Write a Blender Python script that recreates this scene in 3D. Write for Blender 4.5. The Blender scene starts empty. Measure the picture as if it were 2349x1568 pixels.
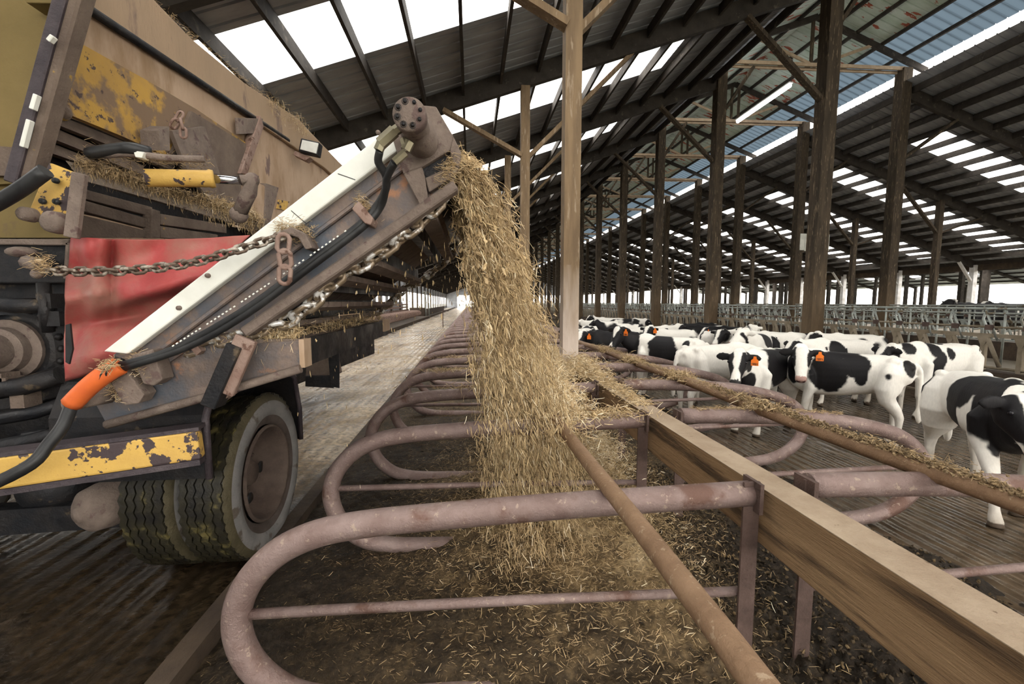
import bpy, math, random
import numpy as np
from mathutils import Vector, Matrix
random.seed(7); rng = np.random.default_rng(7)
PI = math.pi
sc = bpy.context.scene
C = sc.collection

# ------------------------------------------------------------------ camera
H = 1.62
FPX, CX, CY = 1000.0, 1174.5, 784.0
YAW, PITCH = math.radians(5.376), math.radians(-5.256)
cam_d = bpy.data.cameras.new('camera'); cam = bpy.data.objects.new('camera', cam_d); C.objects.link(cam)
cam_d.sensor_width = 36.0; cam_d.lens = 36.0 * FPX / 2349.0; cam_d.clip_start = 0.05; cam_d.clip_end = 2000
cam.location = (0, 0, H); cam.rotation_euler = (PI/2 + PITCH, 0, -YAW)
cam_d.dof.use_dof = False
sc.camera = cam
# ------------------------------------------------------------------ sky and exposure
w = bpy.data.worlds.new('world'); sc.world = w; w.use_nodes = True
bg = w.node_tree.nodes['Background']; bg.inputs[0].default_value = (1.0, 0.955, 0.89, 1); bg.inputs[1].default_value = 5.0
w.cycles.sampling_method = 'MANUAL'; w.cycles.sample_map_resolution = 64
sun_d = bpy.data.lights.new('sun', 'SUN'); sun_d.energy = 1.2; sun_d.angle = math.radians(40); sun_d.color = (1.0, 0.97, 0.92)
sun = bpy.data.objects.new('sun', sun_d); C.objects.link(sun); sun.location = (-10, -20, 30)
sun.rotation_euler = Vector((0.30, 0.80, -0.62)).to_track_quat('-Z', 'Y').to_euler()
sc.view_settings.view_transform = 'Standard'; sc.view_settings.look = 'None'
sc.view_settings.exposure = 0.5; sc.view_settings.gamma = 1.0; sc.view_settings.use_curve_mapping = False

# pixel -> point on the plane Y = const (photo coordinates 2349 x 1568)
_f = np.array([math.sin(YAW)*math.cos(PITCH), math.cos(YAW)*math.cos(PITCH), math.sin(PITCH)])
_r = np.array([math.cos(YAW), -math.sin(YAW), 0.0]); _u = np.cross(_r, _f)
O = np.array([0, 0, H])
def ray(u, v): return _f + _r*(u-CX)/FPX + _u*(CY-v)/FPX
def P(u, v, Y): d = ray(u, v); return O + d*(Y/d[1])
def PZ(u, v, z): d = ray(u, v); return O + d*((z-H)/d[2])
def PPL(u, v, p0, n):
    d = ray(u, v); n = np.array(n); return O + d*(np.dot(np.array(p0)-O, n)/np.dot(d, n))

# ------------------------------------------------------------------ noise
def _hash(ix, iy, iz, seed):
    h = (ix*374761393 + iy*668265263 + iz*2147483647 + seed*1274126177) & 0xffffffff
    h = ((h ^ (h >> 13))*1103515245) & 0xffffffff
    h = ((h ^ (h >> 15))*2246822519) & 0xffffffff
    return ((h ^ (h >> 16)) & 0xffff)/65535.0
def vnoise(p, scale=1.0, seed=0):
    p = np.asarray(p, float)*scale + 1000.0
    i = np.floor(p).astype(np.int64); f = p-i; f = f*f*(3-2*f); r = 0
    for dx in (0, 1):
        for dy in (0, 1):
            for dz in (0, 1):
                wt = (f[:, 0] if dx else 1-f[:, 0])*(f[:, 1] if dy else 1-f[:, 1])*(f[:, 2] if dz else 1-f[:, 2])
                r = r + wt*_hash(i[:, 0]+dx, i[:, 1]+dy, i[:, 2]+dz, seed)
    return r*2-1
def fbm(p, scale=1.0, octv=3, seed=0):
    a = 1.0; s = 0; t = 0
    for o in range(octv):
        s = s + a*vnoise(p, scale*2**o, seed+o*17); t += a; a *= 0.5
    return s/t

# ------------------------------------------------------------------ mesh builder
class MB:
    def __init__(s): s.v = []; s.f = []; s.sm = []; s.n = 0
    def add(s, verts, faces, smooth=False):
        verts = np.asarray(verts, float).reshape(-1, 3)
        s.v.append(verts)
        for f in faces: s.f.append([i+s.n for i in f]); s.sm.append(smooth)
        s.n += len(verts); return s
    def hexa(s, p):   # 8 corners: bottom 4, top 4
        return s.add(p, [(0,3,2,1),(4,5,6,7),(0,1,5,4),(1,2,6,5),(2,3,7,6),(3,0,4,7)])
    def box(s, x0, x1, y0, y1, z0, z1):
        return s.hexa([(x0,y0,z0),(x1,y0,z0),(x1,y1,z0),(x0,y1,z0),(x0,y0,z1),(x1,y0,z1),(x1,y1,z1),(x0,y1,z1)])
    def beam(s, a, b, w, h, up=(0,0,1), off=0):
        a = np.array(a, float); b = np.array(b, float); d = b-a; d /= np.linalg.norm(d)
        sx = np.cross(d, up); 
        if np.linalg.norm(sx) < 1e-6: sx = np.array([1., 0, 0])
        sx /= np.linalg.norm(sx); uz = np.cross(sx, d)
        c = [(-w/2, -h/2), (w/2, -h/2), (w/2, h/2), (-w/2, h/2)]
        pa = [a+sx*i+uz*(j+off) for i, j in c]; pb = [b+sx*i+uz*(j+off) for i, j in c]
        return s.add(pa+pb, [(0,1,2,3),(7,6,5,4),(0,4,5,1),(1,5,6,2),(2,6,7,3),(3,7,4,0)])
    def prism(s, poly, vec):   # polygon (3D) extruded by vec
        n = len(poly); a = np.array(poly, float); b = a+np.array(vec, float)
        return s.add(np.vstack([a, b]), [tuple(range(n))[::-1], tuple(range(n, 2*n))]+[(i, (i+1) % n, n+(i+1) % n, n+i) for i in range(n)])
    def tube(s, path, r, n=12, caps=True, closed=False, smooth=True):
        p = np.array(path, float); m = len(p); rr = np.full(m, r) if np.isscalar(r) else np.array(r, float)
        t = np.zeros_like(p)
        if closed: t = np.roll(p, -1, 0)-np.roll(p, 1, 0)
        else: t[1:-1] = p[2:]-p[:-2]; t[0] = p[1]-p[0]; t[-1] = p[-1]-p[-2]
        t /= np.linalg.norm(t, axis=1)[:, None]+1e-12
        nrm = np.cross(t[0], (0, 0, 1)); 
        if np.linalg.norm(nrm) < 1e-3: nrm = np.cross(t[0], (1, 0, 0))
        nrm /= np.linalg.norm(nrm); V = []
        for i in range(m):
            nrm = nrm-t[i]*np.dot(nrm, t[i]); nrm /= np.linalg.norm(nrm); bn = np.cross(t[i], nrm)
            for k in range(n):
                a = 2*PI*k/n; V.append(p[i]+rr[i]*(math.cos(a)*nrm+math.sin(a)*bn))
        F = []
        for i in range(m if closed else m-1):
            j = (i+1) % m
            for k in range(n): F.append((i*n+k, i*n+(k+1) % n, j*n+(k+1) % n, j*n+k))
        s.add(V, F, smooth)
        if caps and not closed:
            b = s.n-len(V); s.f.append([b+k for k in range(n)][::-1]); s.f.append([b+(m-1)*n+k for k in range(n)]); s.sm += [False, False]
        return s
    def lathe(s, prof, o, axis, n=32, smooth=True):   # prof: (along axis, radius)
        axis = np.array(axis, float); axis /= np.linalg.norm(axis)
        e1 = np.cross(axis, (0, 0, 1)); 
        if np.linalg.norm(e1) < 1e-3: e1 = np.array([1., 0, 0])
        e1 /= np.linalg.norm(e1); e2 = np.cross(axis, e1); V = []
        for a, r in prof:
            for k in range(n):
                t = 2*PI*k/n; V.append(np.array(o)+axis*a+r*(math.cos(t)*e1+math.sin(t)*e2))
        F = [(i*n+k, i*n+(k+1) % n, (i+1)*n+(k+1) % n, (i+1)*n+k) for i in range(len(prof)-1) for k in range(n)]
        return s.add(V, F, smooth)
    def ball(s, c, r, n=10, m=7):
        c = np.array(c, float); r = np.array([r]*3 if np.isscalar(r) else r, float); V = []
        for i in range(m+1):
            ph = PI*i/m
            for k in range(n):
                t = 2*PI*k/n; V.append(c+r*np.array([math.sin(ph)*math.cos(t), math.sin(ph)*math.sin(t), math.cos(ph)]))
        return s.add(V, [(i*n+k, (i+1)*n+k, (i+1)*n+(k+1) % n, i*n+(k+1) % n) for i in range(m) for k in range(n)], True)
    def build(s, name, mat, parent=None, loc=None):
        V = np.vstack(s.v) if s.v else np.zeros((0, 3))
        if parent is not None: base = np.array(root_loc(parent))
        elif loc is not None: base = np.array(loc, float)
        else: base = np.zeros(3)
        V = V-base
        me = bpy.data.meshes.new(name); me.from_pydata(V.tolist(), [], s.f); me.update()
        me.polygons.foreach_set('use_smooth', s.sm)
        if mat: me.materials.append(mat)
        o = bpy.data.objects.new(name, me); C.objects.link(o)
        if parent is not None: o.parent = parent
        elif loc is not None: o.location = loc
        return o
def root_loc(o):
    l = Vector((0, 0, 0))
    while o is not None: l += o.location; o = o.parent
    return l
def fastmesh(name, V, F, mat, smooth=False, attr=None):   # equal-sided faces as numpy arrays
    V = np.asarray(V, np.float32); F = np.asarray(F, np.int32); me = bpy.data.meshes.new(name); k = F.shape[1]
    me.vertices.add(len(V)); me.vertices.foreach_set('co', V.ravel())
    me.loops.add(F.size); me.loops.foreach_set('vertex_index', F.ravel())
    me.polygons.add(len(F)); me.polygons.foreach_set('loop_start', np.arange(0, F.size, k, dtype=np.int32))
    me.polygons.foreach_set('loop_total', np.full(len(F), k, np.int32))
    me.polygons.foreach_set('use_smooth', np.full(len(F), smooth))
    me.update(calc_edges=True); me.validate()
    if attr:
        for an, av in attr.items(): a = me.attributes.new(an, 'FLOAT', 'POINT'); a.data.foreach_set('value', np.asarray(av, np.float32))
    if mat: me.materials.append(mat)
    o = bpy.data.objects.new(name, me); C.objects.link(o); return o
def tag(o, label=None, cat=None, group=None, kind=None):
    if label: o['label'] = label
    if cat: o['category'] = cat
    if group: o['group'] = group
    if kind: o['kind'] = kind
    return o
def empty(name, loc): 
    o = bpy.data.objects.new(name, None); C.objects.link(o); o.location = loc; o.empty_display_size = .1; return o
def copy_tree(o, parent=None):
    c = o.copy(); C.objects.link(c)
    if parent is not None: c.parent = parent
    for ch in list(o.children): copy_tree(ch, c)
    return c
_ones = ['', 'first', 'second', 'third', 'fourth', 'fifth', 'sixth', 'seventh', 'eighth', 'ninth', 'tenth', 'eleventh', 'twelfth', 'thirteenth', 'fourteenth', 'fifteenth', 'sixteenth', 'seventeenth', 'eighteenth', 'nineteenth']
_tens = ['', '', 'twenty', 'thirty', 'forty', 'fifty', 'sixty', 'seventy', 'eighty', 'ninety']
def ordn(i):
    if i < 20: return _ones[i]
    if i >= 100: return 'hundred-and-'+ordn(i-100) if i > 100 else 'hundredth'
    t, o = divmod(i, 10)
    return _tens[t][:-1]+'ieth' if o == 0 else _tens[t]+'-'+_ones[o]

# ------------------------------------------------------------------ materials
def mat(name, c1, c2=None, scale=4.0, rough=0.8, metal=0.0, bump=0.0, bscale=None, stretch=(1,1,1), c3=None, c3scale=9.0, c3lo=0.58, c3hi=0.64,
        rough2=None, detail=5, spec=0.3, world=True, lo=0.35, hi=0.65, c4=None, c4scale=2.0, c4lo=0.55, c4hi=0.65, coat=0.0):
    m = bpy.data.materials.new(name); m.use_nodes = True; nt = m.node_tree; N = nt.nodes; L = nt.links; b = N['Principled BSDF']
    b.inputs['Roughness'].default_value = rough; b.inputs['Metallic'].default_value = metal
    b.inputs['Specular IOR Level'].default_value = spec
    if coat: b.inputs['Coat Weight'].default_value = coat; b.inputs['Coat Roughness'].default_value = 0.15
    if world: src = N.new('ShaderNodeNewGeometry').outputs['Position']
    else: src = N.new('ShaderNodeTexCoord').outputs['Object']
    mp = N.new('ShaderNodeMapping'); L.new(src, mp.inputs[0]); mp.inputs['Scale'].default_value = stretch
    def noise(sc_, det=detail):
        n = N.new('ShaderNodeTexNoise'); n.inputs['Scale'].default_value = sc_; n.inputs['Detail'].default_value = det; n.inputs['Roughness'].default_value = 0.62
        L.new(mp.outputs[0], n.inputs['Vector']); return n.outputs[0]
    def ramp(f, a, b_, ):
        r = N.new('ShaderNodeMapRange'); r.inputs[1].default_value = a; r.inputs[2].default_value = b_; L.new(f, r.inputs[0]); return r.outputs[0]
    def mix(f, A, B):
        x = N.new('ShaderNodeMix'); x.data_type = 'RGBA'; L.new(f, x.inputs['Factor'])
        for k, v in ((6, A), (7, B)):
            if isinstance(v, tuple): x.inputs[k].default_value = (*v, 1)
            else: L.new(v, x.inputs[k])
        return x.outputs[2]
    n1 = noise(scale); f1 = ramp(n1, lo, hi)
    col = mix(f1, c1, c2 if c2 else c1)
    if c4: col = mix(ramp(noise(c4scale), c4lo, c4hi), col, c4)
    if c3: col = mix(ramp(noise(c3scale), c3lo, c3hi), col, c3)
    L.new(col, b.inputs['Base Color'])
    if rough2 is not None:
        r = N.new('ShaderNodeMapRange'); r.inputs[1].default_value = 0.4; r.inputs[2].default_value = 0.6; r.inputs[3].default_value = rough; r.inputs[4].default_value = rough2
        L.new(noise(scale*0.7), r.inputs[0]); L.new(r.outputs[0], b.inputs['Roughness'])
    if bump:
        bn = N.new('ShaderNodeBump'); bn.inputs['Strength'].default_value = min(1.0, bump); bn.inputs['Distance'].default_value = 0.012*max(1, bump)
        L.new(noise(bscale or scale*5, 6), bn.inputs['Height']); L.new(bn.outputs[0], b.inputs['Normal'])
    m['_'] = 0
    return m
M = {}
M['wood'] = mat('weathered_wood', (0.22,0.15,0.085), (0.14,0.095,0.055), 3, 0.85, bump=0.5, bscale=30, stretch=(3,3,0.35), c3=(0.29,0.22,0.15), c3scale=7)
M['timber'] = mat('beam_wood', (0.30,0.19,0.10), (0.20,0.12,0.06), 2.5, 0.8, bump=0.7, bscale=22, stretch=(4,0.35,4), c3=(0.07,0.042,0.022), c3scale=3.2, c3lo=0.50, c3hi=0.62)
M['dust'] = mat('dusty_wood', (0.40,0.31,0.22), (0.30,0.22,0.15), 6, 0.95, bump=0.6, bscale=60, c3=(0.16,0.11,0.07), c3scale=24, c3lo=0.66, c3hi=0.7)
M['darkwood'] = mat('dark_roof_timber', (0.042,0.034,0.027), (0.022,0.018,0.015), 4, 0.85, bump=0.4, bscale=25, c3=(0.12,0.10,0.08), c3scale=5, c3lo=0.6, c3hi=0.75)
M['postdark'] = mat('aged_post_wood', (0.065,0.047,0.030), (0.032,0.024,0.016), 3, 0.9, bump=0.5, bscale=25, stretch=(3,3,0.4), c3=(0.16,0.12,0.08), c3scale=8)
M['lime'] = mat('limewashed_wood', (0.62,0.55,0.47), (0.42,0.34,0.26), 5, 0.9, bump=0.4, bscale=30, stretch=(2.5,2.5,0.5), c3=(0.25,0.19,0.13), c3scale=14)
M['pipe'] = mat('muddy_pipe', (0.20,0.135,0.118), (0.29,0.215,0.195), 7, 0.36, 0.3, bump=0.55, bscale=75, c3=(0.38,0.29,0.23), c3scale=26, c3lo=0.60, c3hi=0.66, rough2=0.62, c4=(0.15,0.085,0.065), c4scale=3.5)
M['pipe2'] = mat('brown_rail', (0.21,0.125,0.07), (0.29,0.18,0.105), 9, 0.55, 0.1, bump=0.6, bscale=80, c3=(0.40,0.29,0.19), c3scale=34, c3lo=0.6, c3hi=0.68)
M['bar'] = mat('rusty_flat_bar', (0.075,0.048,0.04), (0.13,0.085,0.07), 8, 0.7, 0.2, bump=0.5, bscale=60)
M['galv'] = mat('galvanised_steel', (0.36,0.39,0.37), (0.22,0.22,0.19), 6, 0.45, 0.5, c3=(0.18,0.14,0.09), c3scale=5)
M['brownsteel'] = mat('dirty_fence_steel', (0.19,0.15,0.10), (0.27,0.225,0.165), 6, 0.7, 0.1, bump=0.4, bscale=50)
M['conc'] = mat('stained_concrete', (0.075,0.052,0.034), (0.04,0.028,0.02), 4, 0.8, bump=0.6, bscale=20)
M['sheet'] = mat('roof_sheet', (0.36,0.37,0.39), (0.27,0.28,0.30), 1.3, 0.55, 0.25, bump=0.15, bscale=20, stretch=(0.6,3,1), c3=(0.44,0.45,0.47), c3scale=1.6, c3lo=0.5, c3hi=0.8)
M['cap'] = mat('pale_cap_sheet', (0.60,0.68,0.64), (0.44,0.54,0.46), 0.9, 0.5, 0.05, stretch=(1,3.3,1), c3=(0.38,0.11,0.07), c3scale=1.1, c3lo=0.585, c3hi=0.60)
M['white'] = mat('white_plastic', (0.80,0.80,0.74), (0.70,0.70,0.63), 5, 0.45, c3=(0.45,0.38,0.27), c3scale=16, c3lo=0.72, c3hi=0.78)
M['whitepost'] = mat('white_post', (0.7,0.7,0.7), (0.5,0.48,0.45), 3, 0.8)
M['steel'] = mat('rusty_blue_steel', (0.095,0.105,0.125), (0.17,0.125,0.10), 3.5, 0.5, 0.3, bump=0.35, bscale=40, c3=(0.32,0.16,0.09), c3scale=5, c3lo=0.60, c3hi=0.68, c4=(0.20,0.15,0.125), c4scale=7, c4lo=0.5, c4hi=0.62)
M['rust'] = mat('rusty_steel', (0.22,0.135,0.105), (0.31,0.22,0.18), 9, 0.7, 0.15, bump=0.5, bscale=60, c3=(0.13,0.07,0.05), c3scale=16)
M['dirtsteel'] = mat('dirt_caked_steel', (0.145,0.11,0.09), (0.22,0.17,0.14), 9, 0.85, bump=0.7, bscale=70, c3=(0.12,0.08,0.07), c3scale=12)
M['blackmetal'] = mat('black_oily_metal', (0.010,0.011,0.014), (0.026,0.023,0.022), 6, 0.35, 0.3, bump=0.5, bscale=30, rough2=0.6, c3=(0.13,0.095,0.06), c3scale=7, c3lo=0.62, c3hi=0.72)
M['darkpaint'] = mat('dark_chassis', (0.045,0.036,0.042), (0.085,0.068,0.072), 7, 0.45, 0.2, bump=0.5, bscale=60)
M['yellow'] = mat('scuffed_yellow_paint', (0.50,0.295,0.055), (0.40,0.235,0.06), 3, 0.6, bump=0.3, bscale=40, c3=(0.075,0.05,0.045), c3scale=9, c3lo=0.60, c3hi=0.63, c4=(0.20,0.13,0.08), c4scale=2.6, c4lo=0.5, c4hi=0.56)
M['yellow2'] = mat('flaking_yellow_paint', (0.62,0.39,0.095), (0.52,0.32,0.085), 4, 0.5, bump=0.3, bscale=40, c3=(0.055,0.04,0.045), c3scale=20, c3lo=0.63, c3hi=0.65, c4=(0.06,0.043,0.045), c4scale=6, c4lo=0.535, c4hi=0.55)
M['beige'] = mat('dusty_yellow_box', (0.46,0.335,0.235), (0.38,0.265,0.18), 2.5, 0.8, bump=0.3, bscale=35, stretch=(1,1,0.35), c3=(0.17,0.115,0.10), c3scale=4.5, c3lo=0.66, c3hi=0.69, c4=(0.29,0.19,0.11), c4scale=5, c4lo=0.5, c4hi=0.7)
M['beige2'] = mat('dusty_rim_box', (0.33,0.235,0.155), (0.37,0.26,0.17), 4, 0.85, bump=0.4, bscale=40, stretch=(1,1,0.3), c3=(0.20,0.14,0.11), c3scale=5, c3lo=0.58, c3hi=0.68)
M['olive'] = mat('dull_yellow_plate', (0.16,0.115,0.04), (0.21,0.15,0.055), 1.6, 0.7, bump=0.2, bscale=30, c3=(0.12,0.08,0.05), c3scale=4, c3lo=0.6, c3hi=0.7)
M['browngrey'] = mat('dried_mud_steel', (0.12,0.088,0.07), (0.18,0.135,0.105), 6, 0.9, bump=0.7, bscale=60, c3=(0.40,0.25,0.06), c3scale=6, c3lo=0.66, c3hi=0.69)
M['tarp'] = mat('red_tarp', (0.42,0.075,0.07), (0.35,0.06,0.06), 4, 0.5, bump=0.2, bscale=50, c3=(0.33,0.15,0.115), c3scale=3.5, c3lo=0.42, c3hi=0.68)
M['orange'] = mat('orange_sleeve', (0.72,0.15,0.03), (0.60,0.12,0.03), 8, 0.55)
M['black'] = mat('black_rubber', (0.012,0.012,0.013), (0.03,0.03,0.03), 8, 0.4)
M['chrome'] = mat('steel_rod', (0.6,0.6,0.62), (0.5,0.5,0.52), 5, 0.15, 1.0)
M['brass'] = mat('zinc_fitting', (0.30,0.27,0.18), (0.22,0.19,0.13), 15, 0.35, 0.7)
M['tyre'] = mat('wet_tyre_rubber', (0.012,0.011,0.010), (0.03,0.026,0.014), 9, 0.3, 0, bump=0.4, bscale=50, c3=(0.11,0.09,0.035), c3scale=9, c3lo=0.58, c3hi=0.66)
M['sidewall'] = mat('muddy_sidewall', (0.14,0.135,0.13), (0.20,0.19,0.18), 5, 0.75, 0, bump=0.5, bscale=45, c3=(0.085,0.07,0.055), c3scale=6)
M['shoulder'] = mat('mud_green_shoulder', (0.045,0.037,0.018), (0.08,0.066,0.036), 8, 0.6, 0, bump=0.6, bscale=60)
M['bead'] = mat('dark_bead', (0.06,0.046,0.038), (0.09,0.07,0.06), 8, 0.8, 0, bump=0.5, bscale=60)
M['mudcake'] = mat('caked_mud', (0.13,0.10,0.078), (0.21,0.17,0.135), 14, 0.95, bump=1.0, bscale=90, c3=(0.07,0.05,0.04), c3scale=30)
M['rim'] = mat('muddy_rim', (0.075,0.052,0.042), (0.115,0.085,0.067), 8, 0.75, 0.1, bump=0.6, bscale=60)
M['green'] = mat('green_belt_edge', (0.02,0.20,0.15), (0.03,0.13,0.10), 9, 0.6)
M['lens'] = mat('lamp_lens', (0.62,0.62,0.58), (0.5,0.5,0.46), 8, 0.25)
M['mirror'] = mat('worn_chain_steel', (0.12,0.085,0.062), (0.42,0.37,0.31), 22, 0.4, 0.35, lo=.50, hi=.62)
M['dragchain'] = mat('worn_drag_chain', (0.20,0.15,0.10), (0.75,0.74,0.72), 16, 0.35, 0.4, lo=.50, hi=.58)
M['tagorange'] = mat('orange_tag', (0.85,0.20,0.02), (0.78,0.17,0.02), 5, 0.5)
M['ink'] = mat('black_ink', (0.02,0.015,0.015), None, 5, 0.7)
M['signwhite'] = mat('sign_board', (0.62,0.62,0.56), (0.45,0.45,0.4), 4, 0.8)
M['signred'] = mat('sign_red', (0.35,0.03,0.03), (0.28,0.03,0.03), 4, 0.7)
M['eye'] = mat('eye_dark', (0.01,0.009,0.012), None, 5, 0.08)
M['exterior'] = mat('outdoor_ground', (0.34,0.33,0.28), (0.25,0.26,0.20), 0.5, 0.95)

def foot_mat(name, zt, zw, c1, c2, base='wood'):
    m = M[base].copy(); m.name = name; N = m.node_tree.nodes; L = m.node_tree.links; b = N['Principled BSDF']; old = b.inputs['Base Color'].links[0].from_socket
    g = N.new('ShaderNodeNewGeometry'); s = N.new('ShaderNodeSeparateXYZ'); L.new(g.outputs['Position'], s.inputs[0])
    n = N.new('ShaderNodeTexNoise'); n.inputs['Scale'].default_value = 3; n.inputs['Detail'].default_value = 6; mp = N.new('ShaderNodeMapping'); mp.inputs['Scale'].default_value = (3, 3, .6); L.new(g.outputs['Position'], mp.inputs[0]); L.new(mp.outputs[0], n.inputs['Vector'])
    a = N.new('ShaderNodeMath'); a.operation = 'MULTIPLY_ADD'; a.inputs[1].default_value = 0.8; L.new(n.outputs[0], a.inputs[0]); L.new(s.outputs[2], a.inputs[2])
    r = N.new('ShaderNodeMapRange'); r.inputs[1].default_value = zt+.4-zw; r.inputs[2].default_value = zt+.4+zw*.3; L.new(a.outputs[0], r.inputs[0])
    y = N.new('ShaderNodeMix'); y.data_type = 'RGBA'; y.inputs[6].default_value = (*c1, 1); y.inputs[7].default_value = (*c2, 1); L.new(n.outputs[0], y.inputs['Factor'])
    x = N.new('ShaderNodeMix'); x.data_type = 'RGBA'; L.new(r.outputs[0], x.inputs['Factor']); L.new(y.outputs[2], x.inputs[6]); L.new(old, x.inputs[7]); L.new(x.outputs[2], b.inputs['Base Color']); return m
M['limefoot'] = foot_mat('limewashed_foot', 1.85, .9, (0.66,0.58,0.52), (0.40,0.31,0.24))
M['brownfoot'] = foot_mat('brown_post_foot', 2.2, 1.6, (0.19,0.13,0.075), (0.08,0.055,0.033), 'postdark')
def emis(name, col, st):
    m = bpy.data.materials.new(name); m.use_nodes = True; b = m.node_tree.nodes['Principled BSDF']
    b.inputs['Base Color'].default_value = (*col, 1); b.inputs['Emission Color'].default_value = (*col, 1); b.inputs['Emission Strength'].default_value = st; return m
M['tube'] = emis('lit_tube', (0.93, 0.96, 1.0), 14)
def skylight_mat():
    m = bpy.data.materials.new('translucent_panel'); m.use_nodes = True; N = m.node_tree.nodes; L = m.node_tree.links; N.remove(N['Principled BSDF'])
    out = [n for n in N if n.type == 'OUTPUT_MATERIAL'][0]
    t = N.new('ShaderNodeBsdfTransparent'); t.inputs[0].default_value = (0.97, 0.98, 1, 1)
    tr = N.new('ShaderNodeBsdfTranslucent'); tr.inputs[0].default_value = (0.9, 0.92, 0.9, 1)
    x = N.new('ShaderNodeMixShader'); x.inputs[0].default_value = 0.25
    L.new(t.outputs[0], x.inputs[1]); L.new(tr.outputs[0], x.inputs[2]); L.new(x.outputs[0], out.inputs[0]); return m
M['skylight'] = skylight_mat()

def attr_mat(name, attr, ramp, rough=0.8, bump=0.0, bscale=40, rough2=None, spec=0.4, grooves=None, vary=0.25, sheen=0, transl=0):
    """colour from a point attribute through a ramp, varied by noise"""
    m = bpy.data.materials.new(name); m.use_nodes = True; nt = m.node_tree; N = nt.nodes; L = nt.links; b = N['Principled BSDF']
    b.inputs['Roughness'].default_value = rough; b.inputs['Specular IOR Level'].default_value = spec
    a = N.new('ShaderNodeAttribute'); a.attribute_name = attr
    r = N.new('ShaderNodeValToRGB'); L.new(a.outputs['Fac'], r.inputs[0]); el = r.color_ramp.elements
    while len(el) < len(ramp): el.new(0.5)
    for e, (p, c) in zip(el, ramp): e.position = p; e.color = (*c, 1)
    g = N.new('ShaderNodeNewGeometry'); n = N.new('ShaderNodeTexNoise'); n.inputs['Scale'].default_value = bscale*0.6; n.inputs['Detail'].default_value = 6; L.new(g.outputs['Position'], n.inputs['Vector'])
    h = N.new('ShaderNodeHueSaturation'); mr = N.new('ShaderNodeMapRange'); mr.inputs[1].default_value = 0.3; mr.inputs[2].default_value = 0.7; mr.inputs[3].default_value = 1-vary; mr.inputs[4].default_value = 1+vary
    L.new(n.outputs[0], mr.inputs[0]); L.new(mr.outputs[0], h.inputs['Value']); L.new(r.outputs[0], h.inputs['Color']); L.new(h.outputs[0], b.inputs['Base Color'])
    if rough2 is not None:
        q = N.new('ShaderNodeTexNoise'); q.inputs['Scale'].default_value = 1.6; q.inputs['Detail'].default_value = 6; L.new(g.outputs['Position'], q.inputs['Vector'])
        mq = N.new('ShaderNodeMapRange'); mq.inputs[1].default_value = 0.42; mq.inputs[2].default_value = 0.58; mq.inputs[3].default_value = rough; mq.inputs[4].default_value = rough2; L.new(q.outputs[0], mq.inputs[0]); L.new(mq.outputs[0], b.inputs['Roughness'])
    if bump:
        bn = N.new('ShaderNodeBump'); bn.inputs['Strength'].default_value = bump; bn.inputs['Distance'].default_value = 0.012
        q = N.new('ShaderNodeTexNoise'); q.inputs['Scale'].default_value = bscale; q.inputs['Detail'].default_value = 7; L.new(g.outputs['Position'], q.inputs['Vector'])
        hsrc = q.outputs[0]
        if grooves:
            sx = N.new('ShaderNodeSeparateXYZ'); L.new(g.outputs['Position'], sx.inputs[0])
            wob = N.new('ShaderNodeTexNoise'); wob.inputs['Scale'].default_value = 1.5; L.new(g.outputs['Position'], wob.inputs['Vector'])
            ad = N.new('ShaderNodeMath'); ad.operation = 'MULTIPLY_ADD'; ad.inputs[1].default_value = 0.04; L.new(wob.outputs[0], ad.inputs[0]); L.new(sx.outputs[0], ad.inputs[2])
            ml = N.new('ShaderNodeMath'); ml.operation = 'MULTIPLY'; ml.inputs[1].default_value = 2*PI/grooves; L.new(ad.outputs[0], ml.inputs[0])
            sn = N.new('ShaderNodeMath'); sn.operation = 'SINE'; L.new(ml.outputs[0], sn.inputs[0])
            sm_ = N.new('ShaderNodeMath'); sm_.operation = 'MULTIPLY_ADD'; sm_.inputs[1].default_value = 1.1; L.new(sn.outputs[0], sm_.inputs[0]); L.new(q.outputs[0], sm_.inputs[2]); hsrc = sm_.outputs[0]
        L.new(hsrc, bn.inputs['Height']); L.new(bn.outputs[0], b.inputs['Normal'])
    return m
M['bed'] = attr_mat('trodden_bedding', 'fresh', [(0.0, (0.020,0.013,0.007)), (0.35, (0.056,0.037,0.018)), (0.7, (0.20,0.135,0.065)), (1.0, (0.47,0.35,0.20))], 0.75, 0.9, 55, spec=0.3, vary=0.5)
M['straw'] = attr_mat('straw', 'tint', [(0.0, (0.13,0.085,0.04)), (0.35, (0.33,0.23,0.12)), (0.75, (0.60,0.44,0.235)), (1.0, (0.88,0.78,0.58))], 0.7, 0, 40, vary=0.15)
M['alleyL'] = attr_mat('left_alley_concrete', 'dirt', [(0.0, (0.42,0.325,0.215)), (0.35, (0.25,0.17,0.09)), (0.65, (0.09,0.06,0.03)), (1.0, (0.03,0.02,0.011))], 0.16, 0.9, 30, rough2=0.5, grooves=0.16, vary=0.6)  # dark end of the ramp carries manure and the painted truck shade
M['alleyR'] = attr_mat('right_alley_concrete', 'dirt', [(0.0, (0.12,0.085,0.055)), (0.5, (0.065,0.045,0.028)), (1.0, (0.024,0.016,0.009))], 0.04, 0.42, 14, rough2=0.22, grooves=0.12, vary=0.35)
M['floor'] = mat('feed_alley_concrete', (0.28,0.24,0.19), (0.19,0.16,0.12), 1.2, 0.6, bump=0.3)
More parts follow.
